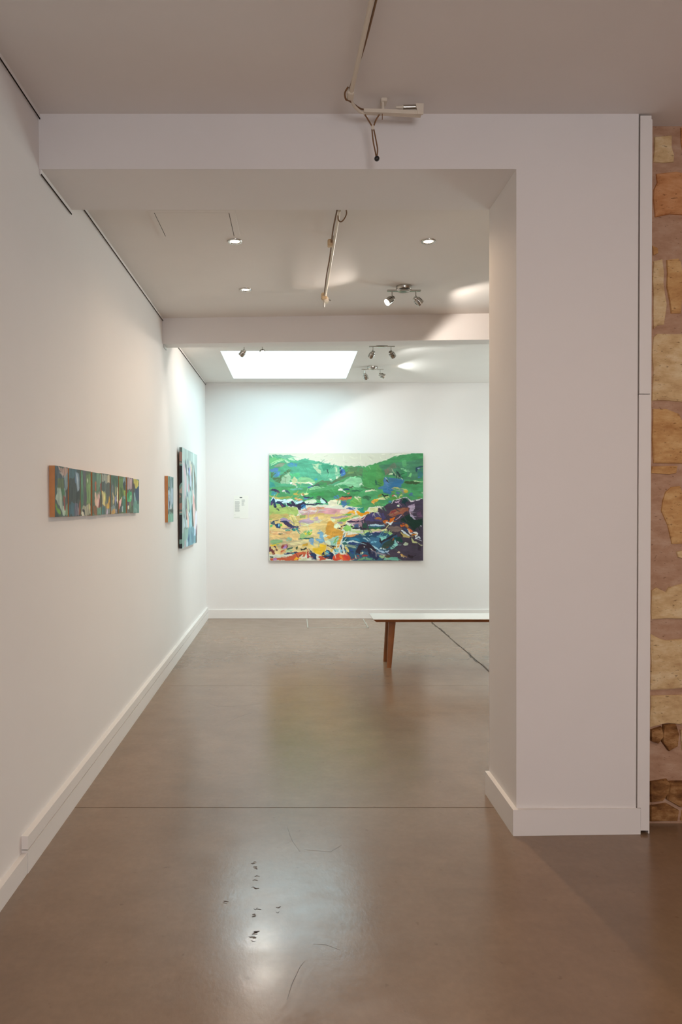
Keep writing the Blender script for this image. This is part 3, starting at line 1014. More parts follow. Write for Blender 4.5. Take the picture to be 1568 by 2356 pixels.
def paint_material(name):
    m = bpy.data.materials.new(name)
    m.use_nodes = True
    nt = m.node_tree
    b = nt.nodes['Principled BSDF']
    b.inputs['Roughness'].default_value = 0.45
    b.inputs['Specular IOR Level'].default_value = 0.35
    a = nt.nodes.new('ShaderNodeVertexColor')
    a.layer_name = 'paint'
    nt.links.new(a.outputs['Color'], b.inputs['Base Color'])
    tc = nt.nodes.new('ShaderNodeTexCoord')
    n = nt.nodes.new('ShaderNodeTexNoise')
    n.inputs['Scale'].default_value = 40
    n.inputs['Detail'].default_value = 4
    nt.links.new(tc.outputs['Object'], n.inputs['Vector'])
    bp = nt.nodes.new('ShaderNodeBump')
    bp.inputs['Strength'].default_value = 0.25
    bp.inputs['Distance'].default_value = 0.003
    nt.links.new(n.outputs['Fac'], bp.inputs['Height'])
    nt.links.new(bp.outputs['Normal'], b.inputs['Normal'])
    return m


M['paint'] = paint_material('oil_paint')


def painted(name, img, p00, du, dv, parent):
    """grid of faces from corner p00 (top left) along du, dv with the colours of img"""
    ny, nx = img.shape[:2]
    p00, du, dv = np.array(p00), np.array(du), np.array(dv)
    U, V = np.meshgrid(np.linspace(0, 1, nx + 1), np.linspace(0, 1, ny + 1))
    co_ = p00 + U[..., None] * du + V[..., None] * dv
    me = bpy.data.meshes.new(name)
    nv = (nx + 1) * (ny + 1)
    me.vertices.add(nv)
    me.vertices.foreach_set('co', co_.reshape(-1))
    nf = nx * ny
    i = np.arange(nv).reshape(ny + 1, nx + 1)
    quads = np.stack([i[:-1, :-1], i[1:, :-1], i[1:, 1:], i[:-1, 1:]], -1).reshape(-1)
    me.loops.add(nf * 4)
    me.loops.foreach_set('vertex_index', quads)
    me.polygons.add(nf)
    me.polygons.foreach_set('loop_start', np.arange(0, nf * 4, 4))
    me.update(calc_edges=True)
    at_ = me.color_attributes.new('paint', 'FLOAT_COLOR', 'CORNER')
    c = np.ones((nf, 4, 4), np.float32)
    c[:, :, :3] = lin(img).reshape(nf, 1, 3)
    at_.data.foreach_set('color', c.reshape(-1))
    me.materials.append(M['paint'])
    return link(bpy.data.objects.new(name, me), parent)


def parse(txt, fx=lambda q, x, y: (x, y), ws_=1.0):
    out = []
    for line in txt.strip().splitlines():
        line = line.strip()
        if not line or line[0] == '#': continue
        q, col, wd, *pts = line.split()
        out.append((col, float(wd) * ws_, [fx(q, *map(float, p.split(','))) for p in pts]))
    return out


# ---- the large green valley landscape. O = overview units, 1-6 = detail units
QO = {'1': (-4, -5), '2': (116, -5), '3': (231, -5), '4': (-4, 122), '5': (116, 122), '6': (231, 122)}


def qfx(q, x, y):
    if q == 'O': return (x / 3.92 - 19.6, y / 3.92 - 23)
    ox, oy = QO[q]
    return (x / 12.06 + ox, y / 12.06 + oy)


BIG = """
O 57AB80 0 60,112 130,100 270,110 300,140 330,155 400,140 450,158 530,165 600,185 700,205 760,200 850,210 930,205 1050,180 1130,150 1200,120 1320,98 1480,80 1480,530 60,570
O 55AC8A 0 320,160 400,140 530,168 700,205 715,300 640,330 520,330 300,330 250,240
O 4B9760 0 760,205 850,212 930,207 1050,180 1200,120 1480,80 1480,420 1100,420 750,400 700,330
O 58A05A 0 920,230 1060,190 1120,300 1080,400 930,400
O 4F8A68 0 1060,200 1462,140 1462,330 1250,330 1120,260
O 567A55 0 470,380 560,330 640,345 760,260 900,225 920,290 780,300 640,370 500,395
O 8CCB9B 0 690,385 800,305 900,310 920,350 900,400 760,390
O 4A7FA3 0 1050,420 1120,300 1300,330 1260,390 1150,430 1100,470
O 52A368 0 60,400 480,390 700,375 1050,415 1300,400 1480,440 1480,540 900,580 600,540 60,500
O 439255 0 420,450 720,400 900,430 860,480 700,480 560,500 440,490
O 9CBC68 0 60,560 200,548 330,600 330,690 60,690
O D9A9A4 0 340,615 480,575 620,590 760,590 870,600 820,650 560,650 370,650
O E4C580 0 60,690 330,655 560,640 900,640 780,700 730,780 740,850 600,870 100,900 60,890
O E6CB8E 0 60,780 400,740 600,800 600,1000 60,1000
O C9B58A 0 60,860 300,820 420,900 200,960 60,930
O 463B4C 0 880,690 1060,590 1180,530 1270,490 1330,520 1480,500 1480,1075 1240,1075 1100,1000 900,780
O 2F5A75 0 740,850 900,810 1060,800 1230,830 1220,930 1100,1000 1100,1075 830,1075 760,960
O 4A3F50 0 1080,1075 1150,960 1480,900 1480,1075
# sky and upper left hills
1 7FBF9F 0 200,90 640,110 760,220 400,190
1 6DB97A 0 50,180 300,190 480,200 460,280 60,330
1 A6DDA3 28 80,350 200,270 400,225
1 B9E3B4 24 110,400 250,310 420,260
1 C2E9BE 30 570,215 680,235 760,260
1 E4F3D0 0 480,240 620,310 540,350
1 8D9C82 0 180,400 330,330 500,330 430,420 200,450
1 4C93B8 0 540,380 640,320 840,330 800,440 600,430
1 5A8CB8 0 60,500 280,470 300,560 60,570
1 5090B5 0 180,570 380,560 300,700 160,740
1 5D93C8 40 280,680 330,600
1 567A52 0 80,580 160,570 140,720 330,740 350,680 600,500 660,510 640,570 420,700 340,890 200,820 100,740
1 A4C9A4 0 350,840 480,660 620,590 640,720 620,900 380,900
1 58BC80 0 620,620 900,600 880,700 740,720 640,700
1 C4CF9C 0 660,800 730,710 830,790 850,860 700,900
1 86C58E 0 830,780 960,700 1150,730 1300,800 1330,870 880,860
1 EFEFE0 50 620,900 690,880
1 D8DFB4 34 700,880 900,880 1100,880 1300,880
1 F2EBDD 26 1100,880 1200,910 1260,940
1 E0CDB2 40 690,940 730,910 800,960
1 D8E9DC 30 800,980 830,1000
1 B4CFA8 0 1230,370 1440,340 1400,470 1500,560 1540,680 1420,620 1300,480
1 3F9B8F 0 50,830 180,880 200,1000 60,1020
1 30A5C0 50 1310,770 1390,780
1 6BAF9E 40 620,1060 1000,1050
1 4F66A0 60 1120,1010 1240,985
1 3C5C50 40 1240,970 1560,930
1 8DCB96 30 1110,1060 1300,1000 1560,1000
1 3A9A50 0 1120,1200 1568,1120 1568,1230 1300,1280 1150,1260
1 A5D89C 24 1180,1070 1330,1055
1 3B3355 50 90,1070 210,1085 310,1130
1 4B3358 50 260,1110 320,1160
1 3E8E97 0 80,1110 250,1130 240,1210 80,1220
1 E3DED8 40 410,1120 500,1095
1 374F66 34 490,1100 560,1110 620,1160
1 C2A94F 50 720,1200 830,1195
1 F3E6DC 40 930,1180 990,1240
1 C66A50 26 960,1180 1010,1230
1 D9E2A0 40 1010,1190 1130,1180
1 C8B667 44 60,1250 300,1300 450,1300 620,1270
1 9AAE56 36 330,1310 620,1290 700,1250
1 D19F5C 46 740,1310 850,1350 960,1350
1 4F80A8 50 1000,1320 1100,1310
1 2C3350 36 1000,1260 1120,1290 1240,1320
1 4A6A52 70 1360,1290 1480,1300
1 BFE3F0 60 100,1370 140,1310 200,1350 260,1410
1 CBE9EE 70 260,1340 420,1400 560,1380 680,1350
1 E9EEDA 60 560,1350 660,1330
1 BFDDEA 60 700,1380 780,1440 980,1400
1 DDE8CF 80 1040,1420 1200,1400 1360,1380
1 1F3A5C 0 80,1400 150,1290 200,1330 260,1568 190,1568 130,1440
1 5A4470 0 80,1420 130,1400 150,1500 90,1500
1 2A3558 70 260,1410 360,1440 420,1510 510,1510
1 8B4250 30 370,1480 440,1520
1 2E2745 60 540,1430 640,1500 680,1480
1 2E2745 60 680,1390 720,1470 760,1540
1 2E2745 0 770,1500 940,1440 1030,1410 1060,1480 980,1568 780,1568
1 2F86BE 60 940,1540 1050,1500
1 2E2A45 34 1070,1500 1250,1470 1568,1450
# top middle
2 63B590 0 0,380 380,400 540,430 560,700 360,830 60,750
2 3F9B78 0 20,350 420,390 380,460 260,520 100,560
2 8FC6A0 0 400,440 470,430 540,640 500,760 430,700
2 DDE6C0 22 440,460 470,580
2 E2ECD0 40 260,780 340,810
2 E2ECD0 30 450,760 490,700
2 2F5F52 26 220,500 250,640
2 1E3A78 0 540,440 610,450 640,560 600,690 570,690
2 3A6FB0 0 610,480 680,520 720,640 640,700 590,700
2 8FB6D8 30 600,510 640,480
2 6BA2C8 26 650,640 690,600
2 5E8B5C 0 760,430 1060,440 1200,470 1180,640 900,640 760,660
2 7FA060 40 780,600 940,600
2 4F9F58 0 1220,460 1568,330 1568,1000 1180,990 1200,700
2 3F8A50 0 0,870 60,860 200,880 200,990 0,990
2 A5DBB0 30 400,960 700,850 860,760
2 3F9460 0 560,960 680,910 800,990 700,1010
2 D6EED0 36 1110,960 1170,890
2 EDEBDD 44 510,1080 640,1050
2 1F4668 30 640,1080 760,1060 850,1060
2 3B4F30 40 820,1010 940,980
2 4A7A4A 24 1140,1000 1400,1040 1568,1040
2 2D6A48 40 860,1110 1180,1080
2 4A84B8 0 370,1250 520,1210 540,1290 400,1310
2 BE8264 34 760,1170 850,1165
2 D06F4A 0 480,1330 560,1280 700,1260 900,1260 860,1330 640,1350
2 2C3A34 26 620,1265 760,1250 900,1255
2 F0EBC8 40 960,1280 1140,1290
2 6FB358 0 850,1390 960,1300 1160,1300 1180,1500 820,1540
2 4276A0 0 600,1390 740,1360 760,1500 640,1568 600,1500
2 EBE4C4 0 230,1410 380,1340 580,1340 590,1440 480,1520 300,1540 230,1480
2 EBA860 30 450,1340 520,1360
2 2A2E42 40 90,1300 170,1390 210,1430
2 BFE6E0 70 40,1320 100,1420 160,1420
2 EBD8C8 44 1260,1120 1320,1090
2 DDE3B8 40 1290,1110 1400,1090 1520,1075
2 EDA85A 70 1440,1420 1520,1390
2 F2B130 44 1510,1370 1568,1350
2 3A6F4A 70 1200,1280 1420,1290
# top right
3 5FA870 0 880,250 1010,230 1010,420 900,430
3 6A7F68 0 480,470 700,300 760,460 640,500 600,640 500,660
3 7F7A68 0 400,500 520,480 540,560 430,680
3 CFE0B8 40 540,640 650,630
3 1F3B38 24 670,620 690,700
3 98A889 24 600,490 680,600 780,680 850,750
3 22413E 26 730,540 790,600 850,740
3 B5CDB6 20 850,700 920,800
3 3F8F5B 0 830,500 1030,560 1040,700 930,790 880,680
3 8ED09A 40 850,480 940,490 1030,560
3 7CC980 0 1060,720 1110,610 1170,590 1140,740
3 3F5A38 60 980,860 1160,880 1390,880
3 CFE8B0 20 1180,820 1280,820
3 264A5A 40 1290,560 1310,470 1470,420
3 9FB0C8 24 1320,480 1420,465
3 3D7C78 0 1320,540 1470,500 1470,750 1340,720
3 4A7FB0 40 1340,740 1390,720
3 5B9A4A 0 230,780 380,760 380,960 260,1000
3 2F6A52 40 160,790 180,940
3 5D86B8 0 400,780 480,760 520,900 420,930
3 B8D8C8 20 430,710 520,850
3 26423C 22 470,790 520,880
3 3C7AA8 0 340,1060 560,970 760,740 960,860 700,1000 560,1210 400,1150
3 8BA850 24 560,1100 700,1160 1000,1180
3 BFC080 26 600,1030 800,1020 1040,1090
3 8F9AA0 24 620,1050 800,1080 960,1100
3 C9A83F 60 930,1130 1050,1120
3 5C7FA0 50 710,1150 820,1160
3 547A9C 60 1090,1200 1190,1190
3 CF6A50 40 620,1250 700,1230
3 F4E6DC 24 680,1250 750,1235
3 D8DB88 40 840,1250 900,1210
3 CFDB90 34 250,1320 400,1290 540,1270
3 E3DFA8 30 200,1340 480,1330
3 F0A84A 60 60,1420 120,1380
3 F2B43A 44 130,1370 240,1370
3 8A8F3A 0 220,1210 340,1170 330,1260 230,1300
3 262A22 30 340,1180 390,1250 520,1230
3 65A84E 60 560,1330 880,1270
3 5CA060 60 0,1500 200,1480 400,1450
3 4F88B0 60 500,1420 580,1400
3 6FA048 40 1320,1290 1420,1280
3 D8DCCB 24 1420,1160 1480,1160
3 D9CDD4 30 600,1450 660,1350 860,1330 960,1280 1060,1320 1150,1390 1300,1370 1470,1320
3 463B4F 0 600,1500 680,1360 860,1350 900,1300 960,1300 1060,1340 1150,1410 1480,1340 1480,1580 600,1580
3 C4A4BC 0 690,1400 840,1360 800,1420 700,1430
3 0F3B40 0 880,1440 920,1320 1040,1310 1060,1380 960,1470
3 D9E2C8 40 760,1520 820,1500
3 AC93AC 0 1060,1530 1250,1470 1250,1580 1060,1580
# lower left
4 A9C06B 0 60,20 820,20 860,200 640,300 60,260
4 C9B06A 0 60,240 560,200 600,320 380,300 260,360 60,340
4 1F2440 0 190,0 250,0 270,90 220,60
4 2A2442 0 840,0 960,0 920,110 850,100
4 2F86BE 0 930,80 970,0 1060,0 1010,60
4 D9A07F 0 950,130 1150,20 1568,20 1568,80 1100,110
4 E0CDC8 40 850,120 1000,170 1300,130 1568,100
4 C8A9B8 40 880,180 1000,190
4 9FB060 0 880,250 1060,230 1040,320 900,340
4 E0B973 0 1060,230 1568,180 1568,260 1100,320
4 F3F0E4 60 610,230 650,210
4 E8D38A 0 640,240 720,220 860,430 870,560 700,560 640,420
4 B6AE62 24 660,260 720,420 740,540
4 EBE5A8 26 720,250 840,440
4 C0A5B8 0 850,420 1140,320 1400,290 1420,420 900,560
4 D6D9A8 70 900,470 1000,500 1160,480
4 E0DCB0 60 1280,440 1500,390
4 E8D58A 60 1180,360 1260,310
4 A08DA8 0 340,350 470,310 640,380 620,430 480,400 360,400
4 1F3F66 0 60,420 190,390 200,500 60,480
4 26345C 0 330,400 520,390 600,430 700,540 880,560 840,590 660,590 560,560 440,470
4 3D2C52 0 440,470 540,420 640,520 680,560 480,520
4 23406A 0 190,490 330,480 360,620 250,600
4 8FD6F0 26 300,490 310,570
4 6DB43A 60 350,500 390,530
4 5FBF70 50 90,560 140,510
4 E8C878 0 140,610 190,520 240,640 300,660 200,680
4 2A9088 46 680,640 760,650 840,610
4 5F9A88 40 500,660 640,660
4 6A5A80 24 400,620 660,600 860,580
4 DFA973 0 60,680 480,700 700,680 600,800 200,800 60,760
4 F3D3A4 30 100,710 300,730 500,740
4 5F6048 22 280,760 420,755
4 EBC584 0 60,800 700,760 880,760 860,960 500,880 60,920
4 9FBF7A 0 900,800 1060,660 1240,650 1250,760 1100,840 900,900
4 E8C810 50 1040,740 1090,760
4 8CB41E 60 1130,760 1240,740
4 6FC98F 36 1120,710 1220,670
4 7DA6C2 0 1380,760 1450,640 1540,760 1500,820
4 8EB8A0 0 500,930 600,850 680,880 660,960 540,980
4 90B880 0 80,960 200,930 420,940 400,1010 280,1080 100,1020
4 2E5F58 30 870,910 1000,890 1180,890 1280,890
4 7FA8C8 0 1130,980 1160,900 1300,900 1280,1060 1300,1140 1220,1060
4 76A6C4 0 1320,900 1568,880 1568,1010 1440,1020
4 D8D09A 0 1330,960 1420,970 1440,1040 1320,1050
4 E8D8A0 60 600,1060 900,1010 1130,960
4 F5C531 0 80,1050 230,1040 220,1110 100,1110
4 D9A832 0 960,1110 1000,1050 1110,1020 1120,1080
4 5A3040 40 90,1130 70,1250
4 4A2838 44 180,1100 240,1170 270,1240
4 7F3F34 60 110,1190 160,1280 210,1340
4 E9C070 40 230,1100 280,1200
4 A5423C 0 380,1150 420,1060 560,1050 520,1140 420,1170
4 B48ACB 60 440,1150 540,1080
4 7F3A40 26 560,1080 530,1170
4 2F5A48 40 540,1190 710,1150
4 A9CFA0 40 500,1250 720,1220
4 D2653C 30 350,1280 460,1210
4 EFB87C 40 360,1320 500,1220
4 3F5436 44 800,1200 840,1120
4 2D3328 34 930,1160 950,1210 1080,1170 1090,1145
4 F0D27C 0 1100,1080 1240,1070 1300,1140 1568,1060 1568,1300 1480,1340 1320,1330 1140,1150
4 F6C52A 0 1250,1160 1440,1170 1500,1260 1440,1340 1330,1310 1280,1260
4 E8B81F 50 1400,1160 1560,1100
4 26365C 44 460,1330 640,1290 860,1290
4 5AA8A0 26 680,1320 740,1310
4 CB5C38 0 60,1440 500,1410 900,1270 1060,1260 1050,1390 880,1420 840,1500 60,1500
4 1F3A2C 30 60,1400 180,1400
4 D9E3CB 34 160,1400 400,1380 560,1350
4 B883C0 50 160,1480 250,1470
4 F2AE2C 50 730,1480 830,1440
4 5A4630 24 880,1390 960,1340
4 E9D2B4 24 910,1410 1000,1340
4 CFD2A8 0 860,1480 1060,1430 1100,1500 860,1500
4 B93C3A 44 1110,1200 1130,1440
4 21365C 0 1140,1180 1340,1350 1350,1480 1220,1500
4 EBDCC8 26 1170,1350 1210,1480
4 21365C 0 1500,1330 1568,1260 1568,1400 1500,1380
4 C9523A 50 1410,1400 1540,1410
4 E0A98F 30 1360,1480 1568,1480
# lower middle
5 DE9FA4 0 100,80 300,40 620,90 560,180 280,220 60,180
5 EBC8B4 0 560,110 780,70 900,110 780,180 560,190
5 3F62A0 40 740,45 860,60 990,55
5 2F8F78 0 1040,60 1280,20 1240,180 1160,200
5 65B05A 0 1240,0 1380,0 1300,110 1210,140
5 F2AF2E 60 780,180 930,140 960,190
5 F29F16 70 1030,150 1110,220 1220,240
5 F09A1A 60 1180,240 1290,190 1400,170
5 F2EDEA 50 970,130 1010,110
5 E5C97E 40 0,250 240,240 560,240 760,190
5 6FAF55 46 620,230 780,230 890,220
5 B79AA6 50 300,310 560,300 780,260
5 E6C06C 30 620,340 800,310
5 8FBF70 40 880,310 1100,260
5 DDE3B0 70 300,360 420,380
5 7DBA55 50 500,400 660,390 840,330
5 9C8C96 40 480,450 640,460
5 E6EFC8 0 400,480 500,460 590,570 520,640 400,600
5 DDA040 0 240,420 320,410 410,480 390,580 460,650 670,690 600,820 280,900 160,880 150,720 170,600
5 E9CC80 50 30,640 100,680 150,560
5 7DB0CC 0 0,680 120,740 100,1000 0,1000
5 E6E8CB 60 100,820 210,820
5 9CCABC 0 210,930 540,810 500,1000 420,1100 300,1080
5 7DAE4A 26 390,1020 450,930 520,860
5 E9F0CB 60 130,980 240,1000 300,1060
5 E8A040 0 530,860 620,840 590,960 540,1080 500,1150 480,1060
5 2A2A30 26 480,620 560,610 620,640
5 2A2638 30 590,570 660,530 760,520
5 8FC968 0 640,600 760,520 860,570 880,680 700,690
5 DCE8B8 50 860,660 980,650
5 B9D184 0 780,720 1000,680 1400,650 1568,660 1568,720 1200,760
5 BFA6C4 40 1100,740 1200,710
5 3A2A48 40 770,430 880,420 1080,400 1240,380
5 D09AA0 40 860,390 1000,370 1200,350
5 E4A4A8 26 1200,350 1270,280
5 4A4070 0 1240,340 1440,190 1568,180 1568,380 1280,400
5 D9C9D8 24 1460,270 1510,200
5 C07A48 50 1450,330 1568,330
5 9A7A84 0 780,450 1160,420 1180,560 980,590
5 4A5C80 0 940,500 1060,480 1080,600 950,590
5 DEB4CC 30 880,480 950,550
5 26262E 40 860,560 940,600 1100,610 1300,610
5 1F4A3A 0 1200,470 1300,460 1320,620 1200,590
5 B4D9E6 34 1340,540 1400,520 1568,520
5 2A7058 40 1340,590 1568,580
5 E3A05C 50 720,830 860,830 1000,790
5 F0C890 40 700,770 760,740
5 7FAAC8 40 630,850 670,800
5 215A78 0 620,880 780,860 1000,840 1180,880 1330,980 1100,1000 800,980 640,960
5 1F4F46 0 640,900 760,900 760,960 680,970
5 2C7FA0 40 800,900 1000,900 1100,960
5 BFD6D8 40 600,980 760,1000 900,960 1080,1000
5 2A3F78 46 800,1010 960,1040 1100,1060
5 8F9F8A 60 620,1020 800,1080 1000,1160
5 2F6A64 50 640,1030 760,1040
5 EBD07A 50 700,1090 760,1180 810,1270
5 23324A 30 600,1110 640,1280
5 1F2A40 44 680,1170 740,1280 820,1340
5 D8E8DC 26 670,1180 690,1270
5 24468A 60 860,1200 930,1300
5 7FC0DC 50 570,1160 610,1270
5 7AC6CC 0 390,1190 530,1170 500,1330 420,1330
5 4F7FB8 40 560,1130 590,1070
5 2B2A30 40 210,1080 300,1110 460,1110
5 F0CF80 0 200,1110 280,1160 290,1310 240,1300
5 E9BF58 46 320,1260 360,1170 440,1120
5 F2C030 0 0,1040 180,1060 160,1200 60,1320 0,1330
5 1F2F50 0 60,1340 200,1200 330,1280 400,1350 360,1480 160,1440
5 5AB0C8 50 140,1330 200,1260 260,1290
5 2B6FA0 60 180,1360 270,1340
5 C4502E 0 0,1380 100,1400 180,1480 0,1500
5 DF5030 0 380,1380 520,1280 600,1340 760,1290 860,1420 850,1500 370,1500
5 D84038 70 680,1320 760,1440
5 F0903A 36 560,1330 640,1470
5 2B2030 0 1080,1080 1180,980 1380,1000 1500,1160 1568,1200 1568,1480 1400,1400 1300,1180 1180,1160 1140,1300 1000,1320 1010,1240
5 30405C 0 1180,1180 1320,1160 1330,1280 1200,1260
5 A63A40 50 1180,1380 1330,1370
5 CFD0A8 40 1140,1300 1200,1290
5 4A2A48 60 960,1390 980,1480
5 9FB8A8 26 980,1330 1010,1460
5 6F9F78 50 1040,1480 1240,1450 1400,1470
5 9A4438 50 1050,1350 1100,1430
5 E6F0EA 30 1230,1140 1240,1120
5 1F5068 0 1200,820 1330,720 1568,720 1568,900 1360,900
5 A9CBD4 40 1200,890 1320,890 1400,960
5 7FB2CC 50 1420,980 1568,1000
5 DCE6E8 22 1370,800 1490,780
5 C2CFC4 24 1390,1160 1480,1240 1568,1290
# lower right
6 E8E4A8 0 0,40 240,30 240,120 180,170 0,140
6 C9D8A0 40 100,120 220,150
6 C3B3CB 30 190,160 270,200
6 D9C8D4 24 70,280 120,210
6 4A4270 0 130,200 380,180 440,330 330,420 0,420 40,300
6 9C5A46 0 480,240 700,60 1060,30 1080,120 900,200 620,290
6 8A3438 60 600,200 720,120
6 A07058 40 520,250 700,190 960,60
6 C4A6B8 20 720,370 880,240
6 12342A 0 880,330 1100,200 1290,380 1470,340 1470,520 1200,660 1060,480 860,420
6 B9A4BA 0 1090,0 1250,0 1230,110 1160,170 1150,240 1100,220
6 B6A6BC 50 1130,230 1200,310 1260,360
6 6A4A68 0 1300,180 1420,140 1460,300 1340,290
6 B8763E 60 140,330 330,350
6 D4681C 60 370,430 500,410
6 DA6A10 0 530,440 560,340 700,300 660,400 580,460
6 DDE4E6 40 440,440 560,480 670,400
6 E0EAF0 36 570,510 600,490
6 B4D0DC 40 0,520 200,520 420,550
6 2F5F80 30 0,570 400,565
6 2A6A40 40 0,610 300,600
6 E6E2A0 50 0,670 240,660 490,650
6 9CC47A 0 380,700 520,680 640,760 560,800
6 D8B4C4 26 60,710 340,710
6 2A3F68 60 0,760 380,760
6 7F6B66 0 520,560 740,540 900,620 780,720 560,680
6 3A4460 0 660,440 860,420 840,500 680,490
6 D8641C 60 850,540 970,510
6 C88438 50 980,490 1080,560
6 2C4A78 0 920,600 1040,610 1100,720 980,680
6 E4ECF0 50 870,660 980,740 1120,830
6 E5703A 60 1060,640 1180,700
6 F0E4DC 30 1050,640 1140,760 1240,730
6 E9E6DC 50 1240,720 1310,760 1270,850
6 C87820 30 1170,800 1300,780
6 BFA868 0 820,700 940,760 1120,840 1100,890 930,860
6 DDE3EC 36 1240,890 1330,880
6 DDE3EC 44 1330,850 1400,890
6 C6C68A 40 1170,890 1210,980 1310,1010
6 3A2A20 40 860,770 920,840
6 BFC9AC 70 960,1060 1070,1020
6 5A9CA8 0 180,830 260,790 480,860 340,940 320,1000 280,880
6 8CCFC0 0 260,860 420,840 460,870 340,950
6 23202E 46 300,1010 420,930 560,860 660,800
6 23202E 40 290,890 320,1030
6 3C6F90 0 0,840 260,860 300,1040 240,1180 100,1120 0,1040
6 7FC0D4 40 40,1000 200,980
6 A9D0DC 30 60,1080 140,1140 230,1200
6 31463F 0 360,1060 560,900 700,880 660,1060 500,1160 300,1160
6 94D2C8 60 700,940 730,1040 640,1140 590,1160
6 8C5A3A 40 640,960 660,880
6 0F4A3C 0 680,870 830,840 910,960 900,1010 760,950
6 D8EAEC 30 780,980 800,1010
6 5A3F30 30 430,1150 540,1140
6 A9C4DC 44 240,1190 360,1280 460,1270 540,1220
6 C8D8DC 40 280,1180 440,1190
6 2A3050 0 0,1200 160,1280 260,1400 200,1490 0,1400
6 9F8F94 30 40,1200 200,1300 440,1360
6 A4BF8C 60 270,1380 400,1420
6 4A8A78 50 0,1440 140,1480
6 6FB29C 0 370,1500 440,1430 780,1400 800,1500
6 5A4028 44 440,1390 560,1400
6 EBD2A8 40 760,1270 830,1280
6 C99A50 60 850,1330 930,1390
6 F0E0B0 24 870,1420 890,1360
6 E8D0A0 20 940,1420 980,1400
6 2A1E26 50 1090,1330 1100,1420
6 2A1E26 44 1110,1400 1210,1380
6 B6B09A 24 1400,1080 1470,1090
6 E8EEF0 40 1420,555 1440,540
6 352A38 0 1330,1060 1420,1050 1420,1240 1340,1200
"""
img = raster(354, 247, 354, 247, 'E3E1CD', parse(BIG, qfx, 1 / 12.06), seed=3, warp=1.5, ws=7, streak=0.08, sdir=(0.06, 0.22), smear=1100) * 0.93
px0, px1 = (619 - VX) / F * (YF - .04), (973 - VX) / F * (YF - .04)
pz1, pz0 = EYE + (VY - 1043) / F * (YF - .04), EYE + (VY - 1290) / F * (YF - .04)
t = thing('landscape_painting', 'large green valley landscape painting with orange and purple foreground on far wall', 'painting', ((px0 + px1) / 2, YF - .02, pz0))
o = obj('stretched_canvas', bbox(px0, px1, YF - .0385, YF - .008, pz0, pz1, .001), M['canvas_rim'], t)
local(t, o)
o = obj('stretcher_bar', bbox(px0 + .05, px1 - .05, YF - .012, YF - .001, pz0 + .05, pz1 - .05), M['stretcher'], t)
local(t, o)
o = painted('painted_surface', img, (px0, YF - .0395, pz1), (px1 - px0, 0, 0), (0, 0, pz0 - pz1), t)
local(t, o)


def side_painting(name, label, y0, y1, z0, z1, back, front, img, edge, group=None):
    """canvas on the left wall; back/front are distances from the wall"""
    yc, zc = (y0 + y1) / 2, (z0 + z1) / 2
    wx0, wx1 = WX(y0, zc), WX(y1, zc)
    t = thing(name, label, 'painting', (WX(yc, zc), yc, z0), group)
    bm = B()
    f = front - .0008
    hexa(bm, [(wx0 + back, y0, z0), (wx0 + f, y0, z0), (wx0 + f, y0, z1), (wx0 + back, y0, z1)],
         [(wx1 + back, y1, z0), (wx1 + f, y1, z0), (wx1 + f, y1, z1), (wx1 + back, y1, z1)])
    local(t, obj('stretched_canvas', bm, edge, t))
    if back > 0.004:
        bm = B()
        hexa(bm, [(wx0 + .008, y0 + .05, z0 + .05), (wx0 + back, y0 + .05, z0 + .05), (wx0 + back, y0 + .05, z1 - .05), (wx0 + .008, y0 + .05, z1 - .05)],
             [(wx1 + .008, y1 - .05, z0 + .05), (wx1 + back, y1 - .05, z0 + .05), (wx1 + back, y1 - .05, z1 - .05), (wx1 + .008, y1 - .05, z1 - .05)])
        local(t, obj('stretcher_bar', bm, M['stretcher'], t))
    local(t, painted('painted_surface', img, (wx0 + front, y0, z1), (wx1 - wx0, y1 - y0, 0), (0, 0, z0 - z1), t))
    return t


